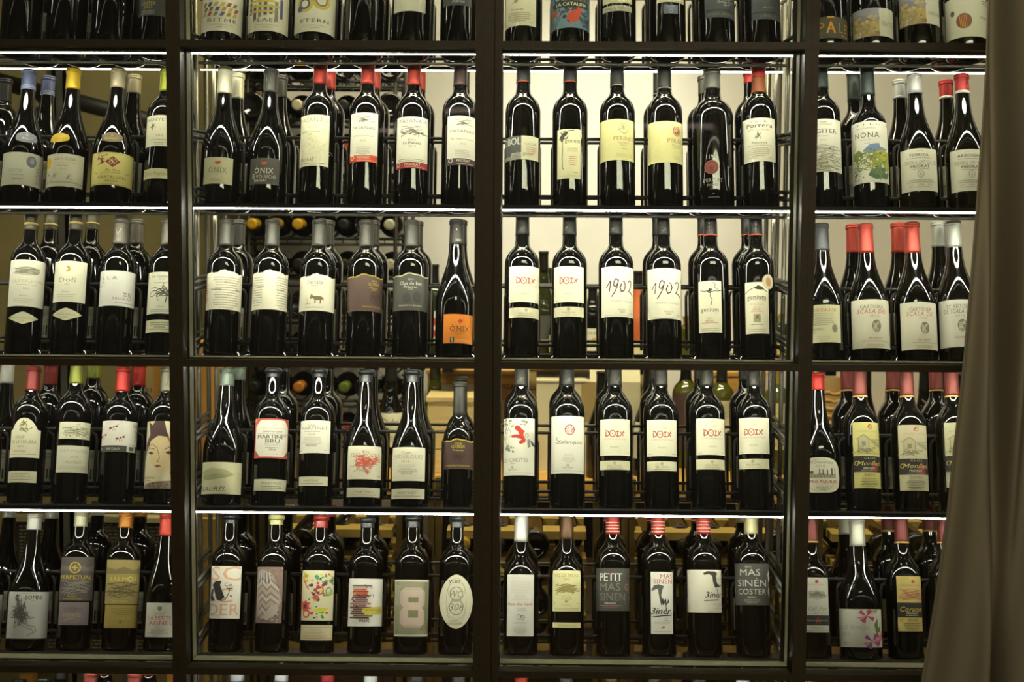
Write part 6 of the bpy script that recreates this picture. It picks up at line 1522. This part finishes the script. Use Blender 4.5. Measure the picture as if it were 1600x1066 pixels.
# added glowing tubes behind the camera, placed for streaks reflected in the glass
for i, (x, y, z, w) in enumerate(((-.62, -.9, 1.98, .10), (-.36, -1.2, 2.1, .07), (.62, -.8, 2.0, .18))):
    t = thing('streak_tube', ['short glowing tube added at left for a reflected streak', 'small glowing tube added near the middle for a reflected streak', 'long glowing tube added at right for a reflected streak'][i], 'streak_glow', (x, y, z))
    link('tube', MB().tube([(-w, 0, 0), (w, 0, 0)], .010, 12).mesh('tube', emit((1, .78, .68), 2.2, 'streak_glow_%d' % i), True), t)
    link('cable', MB().tube([(0, 0, .01), (0, 0, 2.9 - z)], .002, 6).mesh('cable', DARKM, True), t)

# ---------------------------------------------------------------- curtain on the right, in front of the glass
cm = bpy.data.materials.new('curtain_cloth')
cm.use_nodes = True
nt = cm.node_tree
b = nt.nodes['Principled BSDF']
b.inputs['Base Color'].default_value = lin('8f866a')
b.inputs['Roughness'].default_value = .9
b.inputs['Specular IOR Level'].default_value = .1
wv = nt.nodes.new('ShaderNodeTexNoise')
wv.inputs['Scale'].default_value = 700
bp = nt.nodes.new('ShaderNodeBump')
bp.inputs['Strength'].default_value = .25
bp.inputs['Distance'].default_value = .001
nt.links.new(wv.outputs[0], bp.inputs['Height'])
nt.links.new(bp.outputs[0], b.inputs['Normal'])
tl = nt.nodes.new('ShaderNodeBsdfTranslucent')
tl.inputs[0].default_value = lin('7a6844')
m1 = nt.nodes.new('ShaderNodeMixShader')
m1.inputs[0].default_value = .35
tp = nt.nodes.new('ShaderNodeBsdfTransparent')
m2 = nt.nodes.new('ShaderNodeMixShader')
m2.inputs[0].default_value = .002
out = nt.nodes['Material Output']
nt.links.new(b.outputs[0], m1.inputs[1])
nt.links.new(tl.outputs[0], m1.inputs[2])
nt.links.new(m1.outputs[0], m2.inputs[1])
nt.links.new(tp.outputs[0], m2.inputs[2])
nt.links.new(m2.outputs[0], out.inputs[0])
CY = 2.50
ct = thing('curtain', 'heavy brown fabric curtain hanging over the right edge of the glass', 'curtain', (0, 0, 0))
edge = [(-140, 1552), (0, 1549), (100, 1546), (200, 1540), (400, 1526), (560, 1513), (700, 1498), (800, 1488), (950, 1468), (1066, 1449), (1400, 1400)]
eys, exs = [e[0] for e in edge], [e[1] for e in edge]
nu, nv = 110, 46
V, Fc = [], []
for j in range(nv + 1):
    py = -140 + j * (1540 / nv)
    z = at(1500, py, CY).z
    x0 = at(np.interp(py, eys, exs), py, CY).x
    x1 = at(1840, py, CY).x
    zf = j / nv
    for i in range(nu + 1):
        u = i / nu
        x = x0 + (x1 - x0) * u
        amp = .018 + .012 * zf
        y = CY + amp * math.sin(u * 19 + .5 + .5 * zf) + .010 * math.sin(u * 43 + 1.2 * zf)
        fx = at(1578 - 22 * zf, py, CY).x
        y += .075 * math.exp(-((x - fx) / .016) ** 2)
        V.append((x, y, z))
for j in range(nv):
    for i in range(nu):
        a = j * (nu + 1) + i
        Fc.append((a, a + nu + 1, a + nu + 2, a + 1))
me = bpy.data.meshes.new('cloth')
me.from_pydata(V, [], Fc)
me.materials.append(cm)
me.polygons.foreach_set('use_smooth', [True] * len(Fc))
o = link('cloth', me, ct)
so = o.modifiers.new('thick', 'SOLIDIFY')
so.thickness = .0025
zc = max(v[2] for v in V)
x0 = min(v[0] for v in V)
link('curtain_rod', MB().tube([(x0 - .1, CY, zc + .01), (x0 + .75, CY, zc + .01)], .012, 12).mesh('curtain_rod', DARKM, True), ct)
